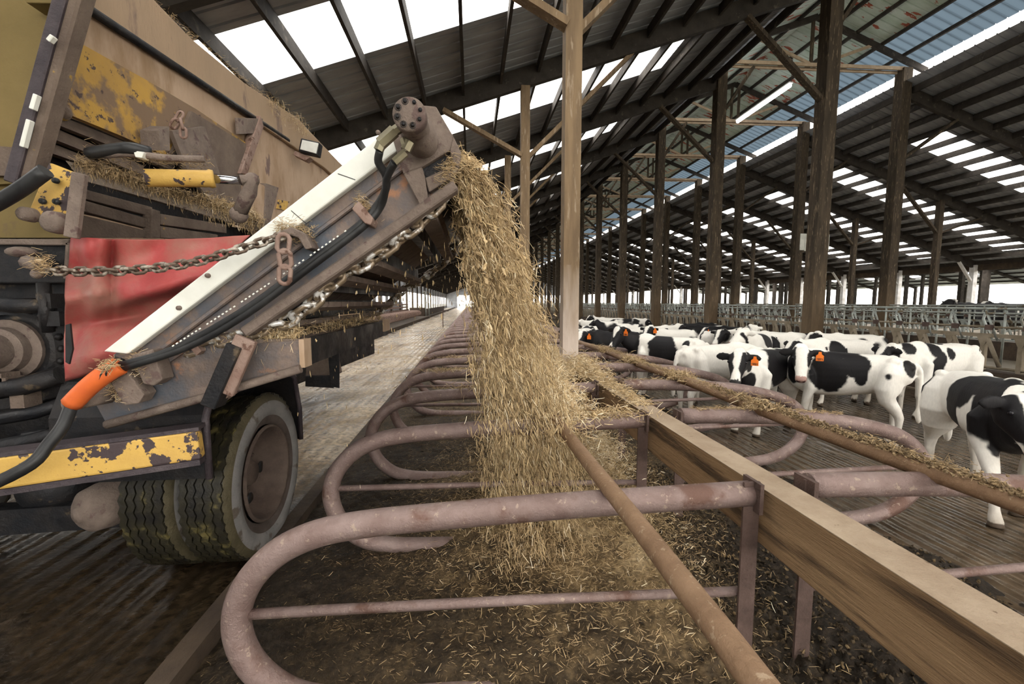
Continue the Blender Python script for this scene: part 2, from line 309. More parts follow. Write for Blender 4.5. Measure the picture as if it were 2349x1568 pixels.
# ================================================================== BARN
BAY = 4.88; R0 = 0.87
FRAMES = [R0+BAY*k for k in range(-1, 27)]          # cross frames of the barn, near to far
Y0B, Y1B = FRAMES[0], FRAMES[-1]
XA, XB, XC, XD, XL, XR = 8.9, 16.0, 1.31, 23.6, -7.1, 32.0
SL = 0.34
def zr(x): return 9.2-SL*max(XA-x, 0)-SL*max(x-XB, 0)
GZ = -0.12                                            # alley level
def struct(o): o['kind'] = 'structure'; return o

# ---- floor slabs with a dirt attribute, which on the left also holds painted shade
def slab(name, x0, x1, y0, y1, z, mat_, dirt, near=0.06):
    xs = np.arange(x0, x1+1e-6, (x1-x0)/max(2, round((x1-x0)/0.05))); ys = [y0]
    while ys[-1] < y1: ys.append(ys[-1]+max(near, 0.03*abs(ys[-1])))
    ys[-1] = y1; ys = np.array(ys); X, Y = np.meshgrid(xs, ys); n, m = X.shape
    V = np.stack([X.ravel(), Y.ravel(), np.full(X.size, z)], 1)
    i = np.arange(n*m).reshape(n, m); F = np.stack([i[:-1,:-1].ravel(), i[:-1,1:].ravel(), i[1:,1:].ravel(), i[1:,:-1].ravel()], 1)
    d = dirt(V); V[:, 2] += 0.010*fbm(V, 5, 3, 3)*np.clip(d*1.5, 0.1, 1)
    return fastmesh(name, V, F, mat_, True, {'dirt': d})
def dirt_shadeL(p):
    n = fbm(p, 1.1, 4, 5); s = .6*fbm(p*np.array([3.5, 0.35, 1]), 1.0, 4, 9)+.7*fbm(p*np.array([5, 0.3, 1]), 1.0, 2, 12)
    base = 1.1-0.84*np.clip((p[:, 1]-2.5)/3.4, 0, 1)  # near end darkened: truck shadow and dim foreground painted in over wet manure
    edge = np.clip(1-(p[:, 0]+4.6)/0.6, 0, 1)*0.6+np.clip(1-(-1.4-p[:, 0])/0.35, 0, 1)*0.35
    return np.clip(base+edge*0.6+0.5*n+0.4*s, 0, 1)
def dirtR(p): return np.clip(0.45+0.7*fbm(p, 0.9, 4, 15)+0.3*fbm(p*np.array([4, .4, 1]), 1, 3, 19), 0, 1)
o = struct(slab('floor', -4.6, -1.35, Y0B, Y1B, GZ, M['alleyL'], dirt_shadeL))
o = struct(slab('floor', 3.0, 9.0, Y0B, Y1B, GZ, M['alleyR'], dirtR))
b = MB(); b.box(-9.5, -4.55, Y0B, Y1B, GZ-.3, GZ-.01); b.box(-1.36, 3.02, Y0B, Y1B, GZ-.4, GZ-.14); b.box(8.9, 34, Y0B, Y1B, GZ-.3, GZ+.02); b.box(-4.7, -1.3, Y0B, Y1B, GZ-.3, GZ-.04); b.box(3.0, 9.0, Y0B, Y1B, GZ-.3, GZ-.04)
struct(b.build('floor', M['floor']))
b = MB(); b.box(-160, 240, -80, 420, -0.8, -0.45); struct(b.build('floor', M['exterior']))
# kerbs
b = MB(); b.box(-1.44, -1.33, Y0B, Y1B, GZ-.05, -.045); struct(b.build('trim_1', M['conc']))
b = MB(); b.box(-4.75, -4.5, Y0B, Y1B, GZ-.05, 0.10); struct(b.build('trim_2', M['conc']))
b = MB(); b.box(8.92, 9.25, Y0B, Y1B, GZ-.05, 0.42); struct(b.build('trim_3', M['conc']))
b = MB(); b.box(15.85, 16.15, Y0B, Y1B, GZ-.05, 0.42); struct(b.build('trim_4', M['conc']))

# ---- roof sheets, ribbed, skylights left open for the translucent panels
SK = (1.22, 2.68)      # span of a skylight within each bay
def ribbed(mb, y0, y1, x0, x1, z0, z1, step=0.305, t=0.03):
    n = max(1, round((y1-y0)/step)); st = (y1-y0)/n; prof = []
    for k in range(n):
        y = y0+k*st; prof += [(y, 0), (y+st*.42, 0), (y+st*.46, t), (y+st*.54, t), (y+st*.58, 0)]
    prof.append((y1, 0)); V = []
    for y, h in prof: V += [(x0, y, z0+h), (x1, y, z1+h)]
    k = len(prof); V2 = V+[(a, b_, c+.012) for a, b_, c in V]
    F = [(2*i, 2*i+2, 2*i+3, 2*i+1) for i in range(k-1)]
    mb.add(V2, F+[tuple(q+2*k for q in f[::-1]) for f in F])
def zs(x): return zr(x)+.47
XLs, XLe, XRs, XRe = -6.9, 5.75, 19.15, 31.0
bl, br = MB(), MB()
EXTRA = [R0+BAY*k for k in range(-6, -1)]
for y in EXTRA+FRAMES[:-1]:
    for mb, e0, s0, s1, e1 in ((bl, XL-.6, XLs, XLe, XA-.15), (br, XB-.05, XRs, XRe, XR+.6)):
        f = (lambda x: zs(x)) if mb is bl else (lambda x: 9.67-SL*(x-XB))
        ribbed(mb, y, y+SK[0], e0, e1, f(e0), f(e1)); ribbed(mb, y+SK[1], y+BAY, e0, e1, f(e0), f(e1))
        ribbed(mb, y+SK[0], y+SK[1], e0, s0, f(e0), f(s0)); ribbed(mb, y+SK[0], y+SK[1], s1, e1, f(s1), f(e1))
struct(bl.build('ceiling', M['sheet'])); struct(br.build('ceiling', M['sheet']))
wn = 1
for y in EXTRA+FRAMES[:-1]:
    for s0, s1 in ((XLs, XLe), (XRs, XRe)):
        f = (lambda x: zs(x)) if s0 < 0 else (lambda x: 9.67-SL*(x-XB))
        mb = MB(); n = 1; ribbed(mb, y+SK[0]-.04, y+SK[1]+.04, s0-.1, s1+.1, f(s0-.1)+.014, f(s1+.1)+.014, .30, .02)
        struct(mb.build('window_%d' % wn, M['skylight'])); wn += 1
# ---- raised ridge cap
XP, ZP = 12.45, 11.75
def zcap(x): return ZP-0.365*abs(x-XP)
mb = MB(); ribbed(mb, Y0B, Y1B, XP, 15.0, zcap(XP)+.2, zcap(15)+.2); ribbed(mb, Y0B, Y1B, 7.9, XP, zcap(7.9)+.2, zcap(XP)+.2)
struct(mb.build('ceiling', M['cap']))
mb = MB(); ribbed(mb, Y0B, Y1B, 15.0, 16.7, zcap(15)+.2, zcap(16.7)+.2); m2 = M['skylight'].copy(); m2.name = 'grimy_translucent_panel'
m2.node_tree.nodes['Mix Shader'].inputs[0].default_value = 0.985
for n_ in m2.node_tree.nodes:
    if n_.type == 'BSDF_TRANSLUCENT': n_.inputs[0].default_value = (0.15, 0.18, 0.205, 1)
struct(mb.build('window_%d' % wn, m2)); wn += 1

# ---- rafters (one per frame and side), cap frames
def near_or_far(k): return ordn(k)
def sided(name, pts, w_, d_, mat_, lab, cat, grp):   # one proto, copied down the barn
    pass
def frame_copies(proto, lab, grp, cat, start=0, ks=None):
    """proto stands at FRAMES[start]; copy it to each further frame"""
    out = [tag(proto, lab % ordn(1), cat, grp)]
    for i, y in enumerate((FRAMES[start+1:-0 or None]) if ks is None else ks):
        c = copy_tree(proto); c.location = (proto.location.x, y, proto.location.z); c['label'] = lab % ordn(i+2); out.append(c)
    return out
b = MB(); y = FRAMES[0]
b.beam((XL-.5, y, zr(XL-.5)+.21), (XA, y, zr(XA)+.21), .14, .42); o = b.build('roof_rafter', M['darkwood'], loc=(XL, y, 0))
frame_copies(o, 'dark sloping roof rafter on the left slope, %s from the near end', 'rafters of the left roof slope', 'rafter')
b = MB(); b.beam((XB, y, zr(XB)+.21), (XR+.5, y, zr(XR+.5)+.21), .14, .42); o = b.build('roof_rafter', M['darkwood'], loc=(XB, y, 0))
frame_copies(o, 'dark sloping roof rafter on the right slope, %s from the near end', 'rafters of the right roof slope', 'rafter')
# ridge truss
t = empty('ridge_truss', (XP, y, 9.9))
b = MB(); b.beam((XA, y-.08, 10.06), (XB, y-.08, 10.14), .06, .12); b.beam((XA, y+.10, 10.0), (XB, y+.10, 10.08), .05, .10); b.build('bottom_chord', M['dust'], t)
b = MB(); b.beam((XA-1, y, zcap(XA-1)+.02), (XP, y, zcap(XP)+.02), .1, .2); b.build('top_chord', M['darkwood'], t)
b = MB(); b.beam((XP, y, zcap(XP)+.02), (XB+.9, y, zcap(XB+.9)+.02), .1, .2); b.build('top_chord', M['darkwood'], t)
b = MB(); b.beam((XP-.15, y, 10.1), (XP-.15, y, zcap(XP)-.05), .1, .07); b.build('hanger', M['postdark'], t)
b = MB(); b.beam((XP+.2, y, 10.1), (XP+.2, y, zcap(XP)-.05), .1, .07); b.build('hanger', M['postdark'], t)
b = MB(); b.beam((XP, y, 10.1), (10.3, y, zcap(10.3)-.06), .05, .1); b.build('web_brace', M['dust'], t)
b = MB(); b.beam((XP, y, 10.1), (14.6, y, zcap(14.6)-.06), .05, .1); b.build('web_brace', M['dust'], t)
frame_copies(t, 'dust covered ridge truss under the raised cap, %s from the near end', 'trusses under the raised ridge cap', 'truss')

# ---- purlins: individual to the depth the photo resolves, the rest stuff
PX_L = [-1.0+.87*n for n in range(-7, 12)]; PX_R = [2*XP-x for x in PX_L]
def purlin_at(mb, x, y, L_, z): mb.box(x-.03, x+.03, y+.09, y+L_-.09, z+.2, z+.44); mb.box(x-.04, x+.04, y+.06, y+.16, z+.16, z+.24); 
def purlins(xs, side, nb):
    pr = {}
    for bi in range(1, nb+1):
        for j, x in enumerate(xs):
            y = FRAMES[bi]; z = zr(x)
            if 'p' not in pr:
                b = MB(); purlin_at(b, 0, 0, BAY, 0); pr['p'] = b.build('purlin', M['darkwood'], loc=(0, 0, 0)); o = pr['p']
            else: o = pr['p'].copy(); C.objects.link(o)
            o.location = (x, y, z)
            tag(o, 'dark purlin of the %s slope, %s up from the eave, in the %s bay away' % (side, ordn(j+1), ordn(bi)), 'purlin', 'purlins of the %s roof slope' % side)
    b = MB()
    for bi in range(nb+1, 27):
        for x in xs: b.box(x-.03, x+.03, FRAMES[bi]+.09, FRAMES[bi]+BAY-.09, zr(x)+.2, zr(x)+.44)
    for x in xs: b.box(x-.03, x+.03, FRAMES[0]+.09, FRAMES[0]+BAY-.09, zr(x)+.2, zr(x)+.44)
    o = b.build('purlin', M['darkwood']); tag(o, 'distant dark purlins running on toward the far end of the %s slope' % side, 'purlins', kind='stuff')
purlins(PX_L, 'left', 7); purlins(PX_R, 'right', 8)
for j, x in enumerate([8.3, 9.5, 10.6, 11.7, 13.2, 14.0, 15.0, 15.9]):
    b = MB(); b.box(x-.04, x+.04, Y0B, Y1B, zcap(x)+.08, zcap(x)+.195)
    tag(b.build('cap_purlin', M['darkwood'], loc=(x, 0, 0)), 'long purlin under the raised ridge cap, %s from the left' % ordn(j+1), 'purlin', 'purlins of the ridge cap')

# ---- posts with braces
def post(name, x, w_, ztop, mat_, braces, lab, grp, zb=GZ, foot=None, start=1, ks=None, fz=1.3):
    y = FRAMES[start]; t = empty(name, (x, y, zb))
    b = MB(); b.box(x-w_/2, x+w_/2, y-w_/2, y+w_/2, fz if foot else zb, ztop); b.build('shaft', mat_, t)
    if foot: b = MB(); b.box(x-w_/2, x+w_/2, y-w_/2, y+w_/2, zb, fz); b.build('limewashed_foot', foot, t)['label'] = 'pale limewashed foot of the post'
    for (dx, z0, dx1, z1, yo) in braces:
        b = MB(); b.beam((x+dx, y+yo, z0), (x+dx1, y+yo, z1), .09, .17, up=(0, 1, 0)); b.build('brace', mat_, t)
    return frame_copies(t, lab, grp, 'post', start, ks)
post('timber_post', XC, .21, 6.62, M['wood'], [(-.08, 5.05, -1.9, zr(XC-1.9)+.03, -.06), (.08, 5.05, 2.6, zr(XC+2.6)+.05, .06)],
     'brown timber post rising from the stall beam, %s from the camera', 'posts along the stall beam', zb=.1, foot=M['limefoot'], start=2, fz=2.1)
post('timber_post', XA, .34, 10.1, M['postdark'], [(-.1, 6.6, -2.2, zr(XA-2.2)+.03, 0), (.1, 8.3, 1.2, 9.95, 0)],
     'dark post at the left edge of the feed alley, %s from the near end', 'posts left of the feed alley', foot=M['brownfoot'], fz=3.0)
post('timber_post', XB, .36, 10.15, M['postdark'], [(.1, 6.9, 2.3, zr(XB+2.3)+.03, 0)],
     'dark post under the ridge slot right of the feed alley, %s from the near end', 'posts right of the feed alley', foot=M['brownfoot'], fz=3.0)
post('timber_post', XD, .24, zr(XD)+.1, M['postdark'], [(.08, 5.1, 2.3, zr(XD+2.3)+.03, 0), (-.08, 5.1, -2.3, zr(XD-2.3)+.03, 0)],
     'slimmer braced post among the far stalls, %s from the near end', 'posts in the far stall rows')
post('timber_post', XL, .2, 3.9, M['postdark'], [], 'side wall post left of the left stalls, %s from the near end', 'posts of the left side wall')
post('eave_post', XR, .28, 3.95, M['whitepost'], [(-.1, 2.9, -1.1, zr(XR-1.1)+.02, 0)], 'whitish eave post at the far right side, %s from the near end', 'posts of the right eave')

# ---- walls: left side, right side, far end, neighbouring barn
b = MB(); b.box(XL-.1, XL-.04, -30, 47, GZ, 1.62); b.box(XL-.1, XL-.04, -30, Y1B, 2.75, 3.9); b.box(XL-.1, XL-.04, -30, -1, 1.6, 2.8); b.box(XL-.1, XL-.04, 47, Y1B, GZ, .55)
for y in np.arange(1, 47, 2.44): b.box(XL-.12, XL-.02, y, y+1.2, 1.6, 2.8)
struct(b.build('wall_left', M['sheet']))
b = MB(); b.box(XR+.1, XR+.2, Y0B, Y1B, GZ, .75); b.box(XR+.1, XR+.2, Y0B, Y1B, 3.6, 4.0); struct(b.build('wall_right', M['conc']))
b = MB()
b.prism([(XL, Y1B, 3.5), (XR, Y1B, 3.5), (XR, Y1B, 4.1), (16.9, Y1B, 9.7), (16.9, Y1B, 10.2), (XP, Y1B, 11.7), (7.9, Y1B, 10.2), (7.9, Y1B, 9.7), (XL, Y1B, 4.1)], (0, .1, 0))
b.box(XL, -3.9, Y1B, Y1B+.1, GZ, 3.5); b.box(1.2, 9.5, Y1B, Y1B+.1, GZ, 3.5)
struct(b.build('wall_back', M['sheet']))
nb_ = empty('neighbouring_barn', (36, 40, GZ))
b = MB(); mb2 = MB(); mb3 = MB()
for k in range(-1, 18):
    y = FRAMES[0]+k*7.0+3
    for x0, x1, z0, z1 in ((35, 52, 3.9, 9.0), (52, 69, 9.0, 3.9)):
        def L_(t_): return x0+(x1-x0)*t_, z0+(z1-z0)*t_
        for (ta, tb, ya, yb) in ((0, 1, 0, 2.5), (0, 1, 4.2, 7), (0, .3, 2.5, 4.2), (.8, 1, 2.5, 4.2)):
            (xa, za), (xb, zb_) = L_(ta), L_(tb); b.hexa([(xa, y+ya, za), (xb, y+ya, zb_), (xb, y+yb, zb_), (xa, y+yb, za), (xa, y+ya, za+.05), (xb, y+ya, zb_+.05), (xb, y+yb, zb_+.05), (xa, y+yb, za+.05)])
    for x, z in ((35.2, 3.9), (42, 6), (52, 9), (62, 6), (68.8, 3.9)): mb2.box(x-.15, x+.15, y-.15, y+.15, GZ-.3, z)
    mb2.beam((35, y, 3.7), (52, y, 8.8), .14, .35); mb2.beam((52, y, 8.8), (69, y, 3.7), .14, .35)
for x in np.arange(35.5, 69, 1.4): mb2.box(x-.04, x+.04, -5, 125, 3.75+5.1*(1-abs(x-52)/17)-.02, 3.75+5.1*(1-abs(x-52)/17)+.14)
b.build('roof', M['sheet'], nb_); mb2.build('frame', M['darkwood'], nb_)
mb3.box(68.9, 69.0, -5, 125, GZ-.3, 1.2); mb3.build('low_wall', M['conc'], nb_)
tag(nb_, 'neighbouring open sided barn beyond the right eave posts', 'barn')

# ---- fluorescent lamps under trusses
q0 = PZ(1690, 280, 9.85); q1 = PZ(1815, 194, 9.85)
t = empty('tube_lamp', tuple(q0)); dvec = (q1-q0)
b = MB(); b.beam(q0, q1, .16, .05, off=.09); b.build('housing', M['whitepost'], t)
b = MB(); b.tube([q0+dvec*.02, q1-dvec*.02], .075, 10); b.build('lit_tube', M['tube'], t)
b = MB(); b.tube([q1+(0, 0, .1), q1+(0, 0, 1.1)], .012, 5); b.tube([q0+(0, 0, .1), q0+(0, 0, 1.4)], .012, 5); b.build('hanging_chain', M['bar'], t)
tag(t, 'long lit tube lamp hanging under the ridge cap', 'lamp')

# ---- sign boards with number four
t = empty('number_sign', tuple(P(1902, 555, 12.3)))
p_ = [P(1880, 537, 12.3), P(1902, 538, 12.3), P(1902, 576, 12.3), P(1880, 575, 12.3)]
t = empty('number_sign', (10.0, 12.3, 3.1)); sx0, sx1, sz0, sz1 = p_[0][0], p_[1][0], p_[2][2], p_[1][2]
C.objects.unlink(bpy.data.objects['number_sign'])
b = MB(); b.box(sx0-.45, sx1, 12.28, 12.31, sz0, sz1); b.build('board', M['signwhite'], t)
xm = (sx0+sx1)/2-.02; hh = sz1-sz0
b = MB(); b.box(xm+.03, xm+.08, 12.265, 12.282, sz0+.05, sz1-.05); b.box(xm-.09, xm+.11, 12.265, 12.282, sz0+hh*.38, sz0+hh*.38+.05); b.box(xm-.09, xm-.045, 12.265, 12.282, sz0+hh*.4, sz1-.07)
b.build('numeral', M['signred'], t)
tag(t, 'white board with a red number 4 fixed behind the big dark post', 'sign')
b = MB(); q = P(1850, 556, 15.55); b.box(q[0]-.38, q[0]+.0, 15.38, 15.41, q[2]-.3, q[2]+.3); tag(b.build('number_sign', M['signwhite']), 'worn white board showing left of the big dark post', 'sign')

# ================================================================== STALLS
def arc_path(pts, n=6):   # Catmull-Rom through points
    p = [np.array(q, float) for q in pts]; p = [2*p[0]-p[1]]+p+[2*p[-1]-p[-2]]; out = []
    for i in range(1, len(p)-2):
        for k in range(n):
            t_ = k/n; a, b_, c, d = p[i-1:i+3]
            out.append(.5*((2*b_)+(-a+c)*t_+(2*a-5*b_+4*c-d)*t_**2+(-a+3*b_-3*c+d)*t_**3))
    out.append(p[-2]); return out
LP = [(1.25,.765), (.4,.745), (-.2,.72), (-.48,.70), (-.66,.665), (-.81,.59), (-.92,.47), (-.97,.33), (-.95,.18), (-.87,.05), (-.74,-.045), (-.55,-.09), (-.3,-.105), (.1,-.12), (.5,-.19)]
def divider(y, sgn):
    """left-hand loops for sgn=1, mirrored about the beam for sgn=-1"""
    mx = (lambda x: x) if sgn == 1 else (lambda x: 2.72-x+.02)
    t = empty('stall_divider', (mx(1.2), y, 0))
    pts = LP if sgn == 1 else [(x if x > 0 else x*1.0, z) for x, z in LP]
    if sgn == -1:
        pts = [(1.22,.79), (.7,.775), (.2,.745), (-.05,.715), (-.3,.665), (-.52,.60), (-.68,.50), (-.765,.38), (-.76,.24), (-.68,.11), (-.52,.0), (-.3,-.055), (.0,-.075), (.3,-.10), (.6,-.16)]
    b = MB(); b.tube([(x, y, z) for x, z in arc_path([(mx(a), c) for a, c in pts], 5)], .056, 14); b.build('loop_pipe', M['pipe'], t)
    b = MB(); b.tube([(mx(-.93 if sgn == 1 else -.74), y, .34), (mx(.2), y, .325), (mx(1.24), y, .30)], .021, 8); b.build('lower_rail', M['pipe'], t)
    b = MB(); b.box(min(mx(1.19), mx(1.265)), max(mx(1.19), mx(1.265)), y-.035, y+.035-.058, -.05, .83); b.build('upright', M['bar'], t)
    b = MB(); b.box(min(mx(1.235), mx(1.255)), max(mx(1.235), mx(1.252)), y-.078, y+.045, .70, .835); b.build('bracket', M['bar'], t)
    return t
DY = [1.78+1.22*k for k in range(0, 62)]
for sgn, sd in ((1, 'left'), (-1, 'right')):
    d0 = divider(DY[0], sgn)
    frame_copies(d0, 'rusty pipe stall loop '+sd+' of the timber beam, %s from the camera', 'stall loops '+sd+' of the timber beam', 'stall divider', ks=DY[1:])
# timber beam lengths, meeting at the posts
edges = [0.2]+[f for f in FRAMES if f > 2]
for i in range(len(edges)-1):
    if edges[i] > 75: break
    a, c = edges[i]+(.11 if i else 0), edges[i+1]-.11
    b = MB(); b.box(1.29, 1.445, a, c, .53, .79); o = b.build('timber_beam', M['timber'], loc=(1.37, a, .53))
    bv = o.modifiers.new('bevel', 'BEVEL'); bv.width = .008; bv.segments = 2
    tag(o, 'heavy dusty timber beam carrying the stall loops, %s length from the camera' % ordn(i+1), 'beam', 'lengths of the stall beam')
    b = MB(); b.box(1.288, 1.447, a+.01, c-.01, .79, .793); b.build('dust_layer', M['dust'], o)
# neck rails on top of the loops
for nm, x, z, lab in (('left', .57, .835, 'brown neck rail lying across the left stall loops, crossing the foreground'), ('right', 2.12, .835, 'straw littered neck rail lying across the right stall loops')):
    pth = [(x+.012*math.sin(y*1.3), y, z+.008*math.sin(y*2)) for y in np.arange(-.3, 75, .6)]
    b = MB(); b.tube(pth, .036 if nm == 'left' else .043, 12); tag(b.build('neck_rail', M['pipe2'], loc=(x, 0, z)), lab, 'rail')

# ================================================================== HEADLOCK FENCES
def fence(x, ncount, ystart, lab, grp, mt, ncut):
    rails = empty('headlock_rail', (x, ystart, .4)); L_ = ncount*.54
    for z, r_, m_ in ((1.5, .025, 'galv'), (1.42, .02, 'galv'), (1.18, .02, mt)):
        b = MB(); b.tube([(x, ystart, z), (x, ystart+L_, z)], r_, 7); b.build('rail', M[m_], rails)
    b = MB(); b.box(x-.03, x+.03, ystart, ystart+L_, 1.0, 1.065); b.build('square_rail', M[mt], rails)
    b = MB(); b.tube([(x, ystart, .47), (x, ystart+L_, .47)], .025, 7); b.build('rail', M[mt], rails)
    tag(rails, lab+' rails of the headlock fence', 'fence rail')
    t = empty('headlock_gate', (x, ystart+.27, .42)); y = ystart+.27
    b = MB(); b.box(x-.035, x+.035, y-.035, y+.035, .4, 1.0); b.build('lower_post', M[mt], t)
    b = MB(); b.tube([(x, y, 1.0), (x, y, 1.2), (x, y+.05, 1.32), (x, y, 1.52)], .02, 7); b.tube([(x, y+.27, .5), (x, y+.27, 1.5)], .018, 7); b.build('upper_bar', M['galv'], t)
    b = MB(); b.prism([(x-.04, y-.09, 1.0), (x-.04, y+.09, 1.0), (x-.04, y+.03, .86), (x-.04, y-.03, .86)], (.02, 0, 0)); b.build('gusset', M[mt], t)
    b = MB(); b.tube([(x-.02, y, 1.46), (x-.02, y-.21, .95)], .019, 7); b.build('pivot_bar', M['galv'], t)
    b = MB(); b.tube([(x-.02, y-.06, .98), (x-.02, y-.27, .50)], .032, 8); b.build('lower_brace', M[mt], t)
    b = MB(); b.box(x-.05, x-.02, y-.14, y-.02, 1.13, 1.22); b.build('latch', M['bar'], t)
    frame_copies(t, lab+' headlock gate, %s from the near end', grp, 'headlock gate', ks=[y+.54*k for k in range(1, ncut)])
    b = MB()
    for k in range(ncut, ncount):
        yy = y+.54*k; b.box(x-.03, x+.03, yy-.03, yy+.03, .4, 1.5); b.beam((x, yy, 1.46), (x, yy-.21, .5), .03, .03)
    tag(b.build('headlock_gate', M[mt], loc=(x, 60, .4)), 'far off headlock gates of the '+lab+' fence', 'headlock gates', kind='stuff')
fence(9.1, 150, 3.4, 'brown and galvanised near', 'headlocks beside the cows', 'brownsteel', 90)
fence(15.98, 120, 6, 'galvanised far', 'headlocks across the feed alley', 'galv', 50)

# far stalls right of the feed alley: loops, rails
def simple_loops(x, dirx, ys, lab, grp, z0=0.0, sc_=1.0, matn='galv'):
    t = empty('pipe_loop', (x, ys[0], z0)); y = ys[0]
    pp = [(0,.62), (.9,.62), (1.15,.55), (1.27,.4), (1.2,.22), (1.0,.12), (.3,.1)]
    b = MB(); b.tube([(x+dirx*a, y, z0+c*sc_) for a, c in arc_path(pp, 3)], .035, 8); b.build('loop_pipe', M[matn], t)
    b = MB(); b.box(x-.04, x+.04, y-.04, y+.04, z0-.1, z0+.8*sc_); b.build('upright', M[matn], t)
    frame_copies(t, lab, grp, 'stall divider', ks=ys[1:])
simple_loops(-6.4, 1, [8+.62*k for k in range(62)], 'small brown pipe loop in the left stall row, %s from the near end', 'loops of the left stall row', z0=.1, matn='rust')
simple_loops(20.0, 1, [15+1.22*k for k in range(40)], 'silvery pipe loop beyond the feed alley, %s from the near end', 'loops beyond the feed alley', z0=.35, sc_=1.3)
simple_loops(27.0, 1, [20+1.22*k for k in range(40)], 'silvery pipe loop near the right eave, %s from the near end', 'loops near the right eave', z0=.35, sc_=1.3)
b = MB(); b.box(19.8, 20.1, 3, 100, .75, .95); tag(b.build('stall_board', M['postdark'], loc=(20, 3, .75)), 'dark board running along the stalls beyond the feed alley', 'board')
b = MB(); b.box(26.8, 27.1, 3, 100, .8, 1.1); tag(b.build('stall_board', M['postdark'], loc=(27, 3, .8)), 'dark board running along the outer stalls near the right eave', 'board')
# left side: gate panel, partition, board rails, kerb
t = empty('gate_panel', (-4.9, 17.6, 0))
for z in (.18, .38, .6, .84, 1.08): b = MB(); b.tube([(-4.9, 17.6, z), (-5.0, 22.7, z+.02)], .022, 7); b.build('rail', M['rust'], t)
for y_ in (17.6, 19.3, 21.0, 22.7): b = MB(); b.tube([(-4.92, y_, 0), (-4.92, y_, 1.12)], .025, 7); b.build('bar', M['rust'], t)
b = MB(); b.box(-5.06, -4.94, 22.66, 22.78, -.1, 1.6); b.build('gate_post', M['rust'], t)
tag(t, 'rusty tubular gate panel beside the left stall row', 'gate')
b = MB(); b.box(-6.6, -4.85, 48, 48.15, 0, 1.0); b.box(-4.95, -4.85, 48, 80, 0, .85); tag(b.build('stall_end_board', M['conc'], loc=(-5, 48, 0)), 'low brown partition closing the left stall row', 'partition')
t = empty('stair_rail', (-4.8, 47.5, 0)); b = MB(); b.tube(arc_path([(-4.8, 47.5, 0), (-4.8, 47.5, 2.4), (-4.95, 47.5, 2.7), (-5.15, 47.5, 2.5)], 3), .06, 7); b.tube([(-4.45, 47.5, 0), (-4.45, 47.5, 1.5)], .05, 7); b.build('hooked_pipe', M['galv'], t)
tag(t, 'tall hooked pipe at the end of the left stall row', 'pipe')
for z in (1.0, 1.28):
    b = MB(); b.box(-6.66, -6.6, 8, 47, z, z+.16); tag(b.build('board_rail', M['rust'], loc=(-6.6, 8, z)), '%s long reddish board rail behind the left stall loops' % ('lower' if z < 1.1 else 'upper'), 'rail')
b = MB(); b.box(-7.0, -4.76, Y0B, 90, -.11, .08); tag(b.build('left_stall_bed', M['conc'], loc=(-6, 0, 0)), 'brown stall bed under the left row of small loops', 'stall bed', kind='stuff')
b = MB(); b.tube([(-1.9, 30, GZ), (-1.9, 30, 1.05)], .03, 6); b.tube([(-1.9, 30, 1.0), (-1.5, 30, 1.0)], .025, 6); tag(b.build('marker_post', M['bar'], loc=(-1.9, 30, GZ)), 'short dark pipe post standing at the left alley far on', 'post')
# ================================================================== BEDDING TRUCK
truck = empty('bedding_truck', (-2.4, 3.6, GZ)); tag(truck, 'dirty yellow bedding spreader truck with a raised side conveyor in the left alley', 'truck')
YN, YF = 2.3, 4.6       # near and far side of the conveyor
def pp(pts, Y): return [P(u, v, Y) for u, v in pts]
def plate(pts, Y, t, m, name, parent, bev=0):
    b = MB(); b.prism(pp(pts, Y), (0, t, 0)); o = b.build(name, m, parent)
    if bev: k = o.modifiers.new('bevel', 'BEVEL'); k.width = bev; k.segments = 2
    return o
def bar3(a, c, w_, h_, m, name, parent, bev=0.004):
    b = MB(); b.beam(a, c, w_, h_); o = b.build(name, m, parent)
    if bev: k = o.modifiers.new('bevel', 'BEVEL'); k.width = bev; k.segments = 1
    return o
# ---- cargo box: side wall plane, turned a little from the barn axis
WN = np.array([1, -0.075, 0]); WP = np.array([-2.28, 3.0, 0])
def W(u, v, off=0.0): return PPL(u, v, WP+np.array([off, 0, 0]), WN)
box = MB(); 
def wpl(pts, off, t, m, name, parent, bev=0):
    b = MB(); b.prism([W(u, v, off) for u, v in pts], (-t, 0, 0)); o = b.build(name, m, parent)
    if bev: k = o.modifiers.new('bevel', 'BEVEL'); k.width = bev; k.segments = 2
    return o
side = wpl([(140,-60),(330,-60),(350,0),(440,92),(560,192),(680,272),(775,372),(905,500),(905,640),(650,640),(590,540),(560,404),(400,366),(128,246)], 0, .05, M['beige'], 'side_wall', truck)
wpl([(195,-130),(250,-140),(335,-45),(355,0),(442,90),(562,190),(682,270),(777,370),(880,470),(880,510),(745,385),(662,328),(200,12)], .05, .05, M['beige2'], 'rim_board', side, .012)
b = MB(); b.tube([W(196, 16, .03), W(660, 322, .03)], .028, 8); b.build('rim_channel', M['blackmetal'], side)
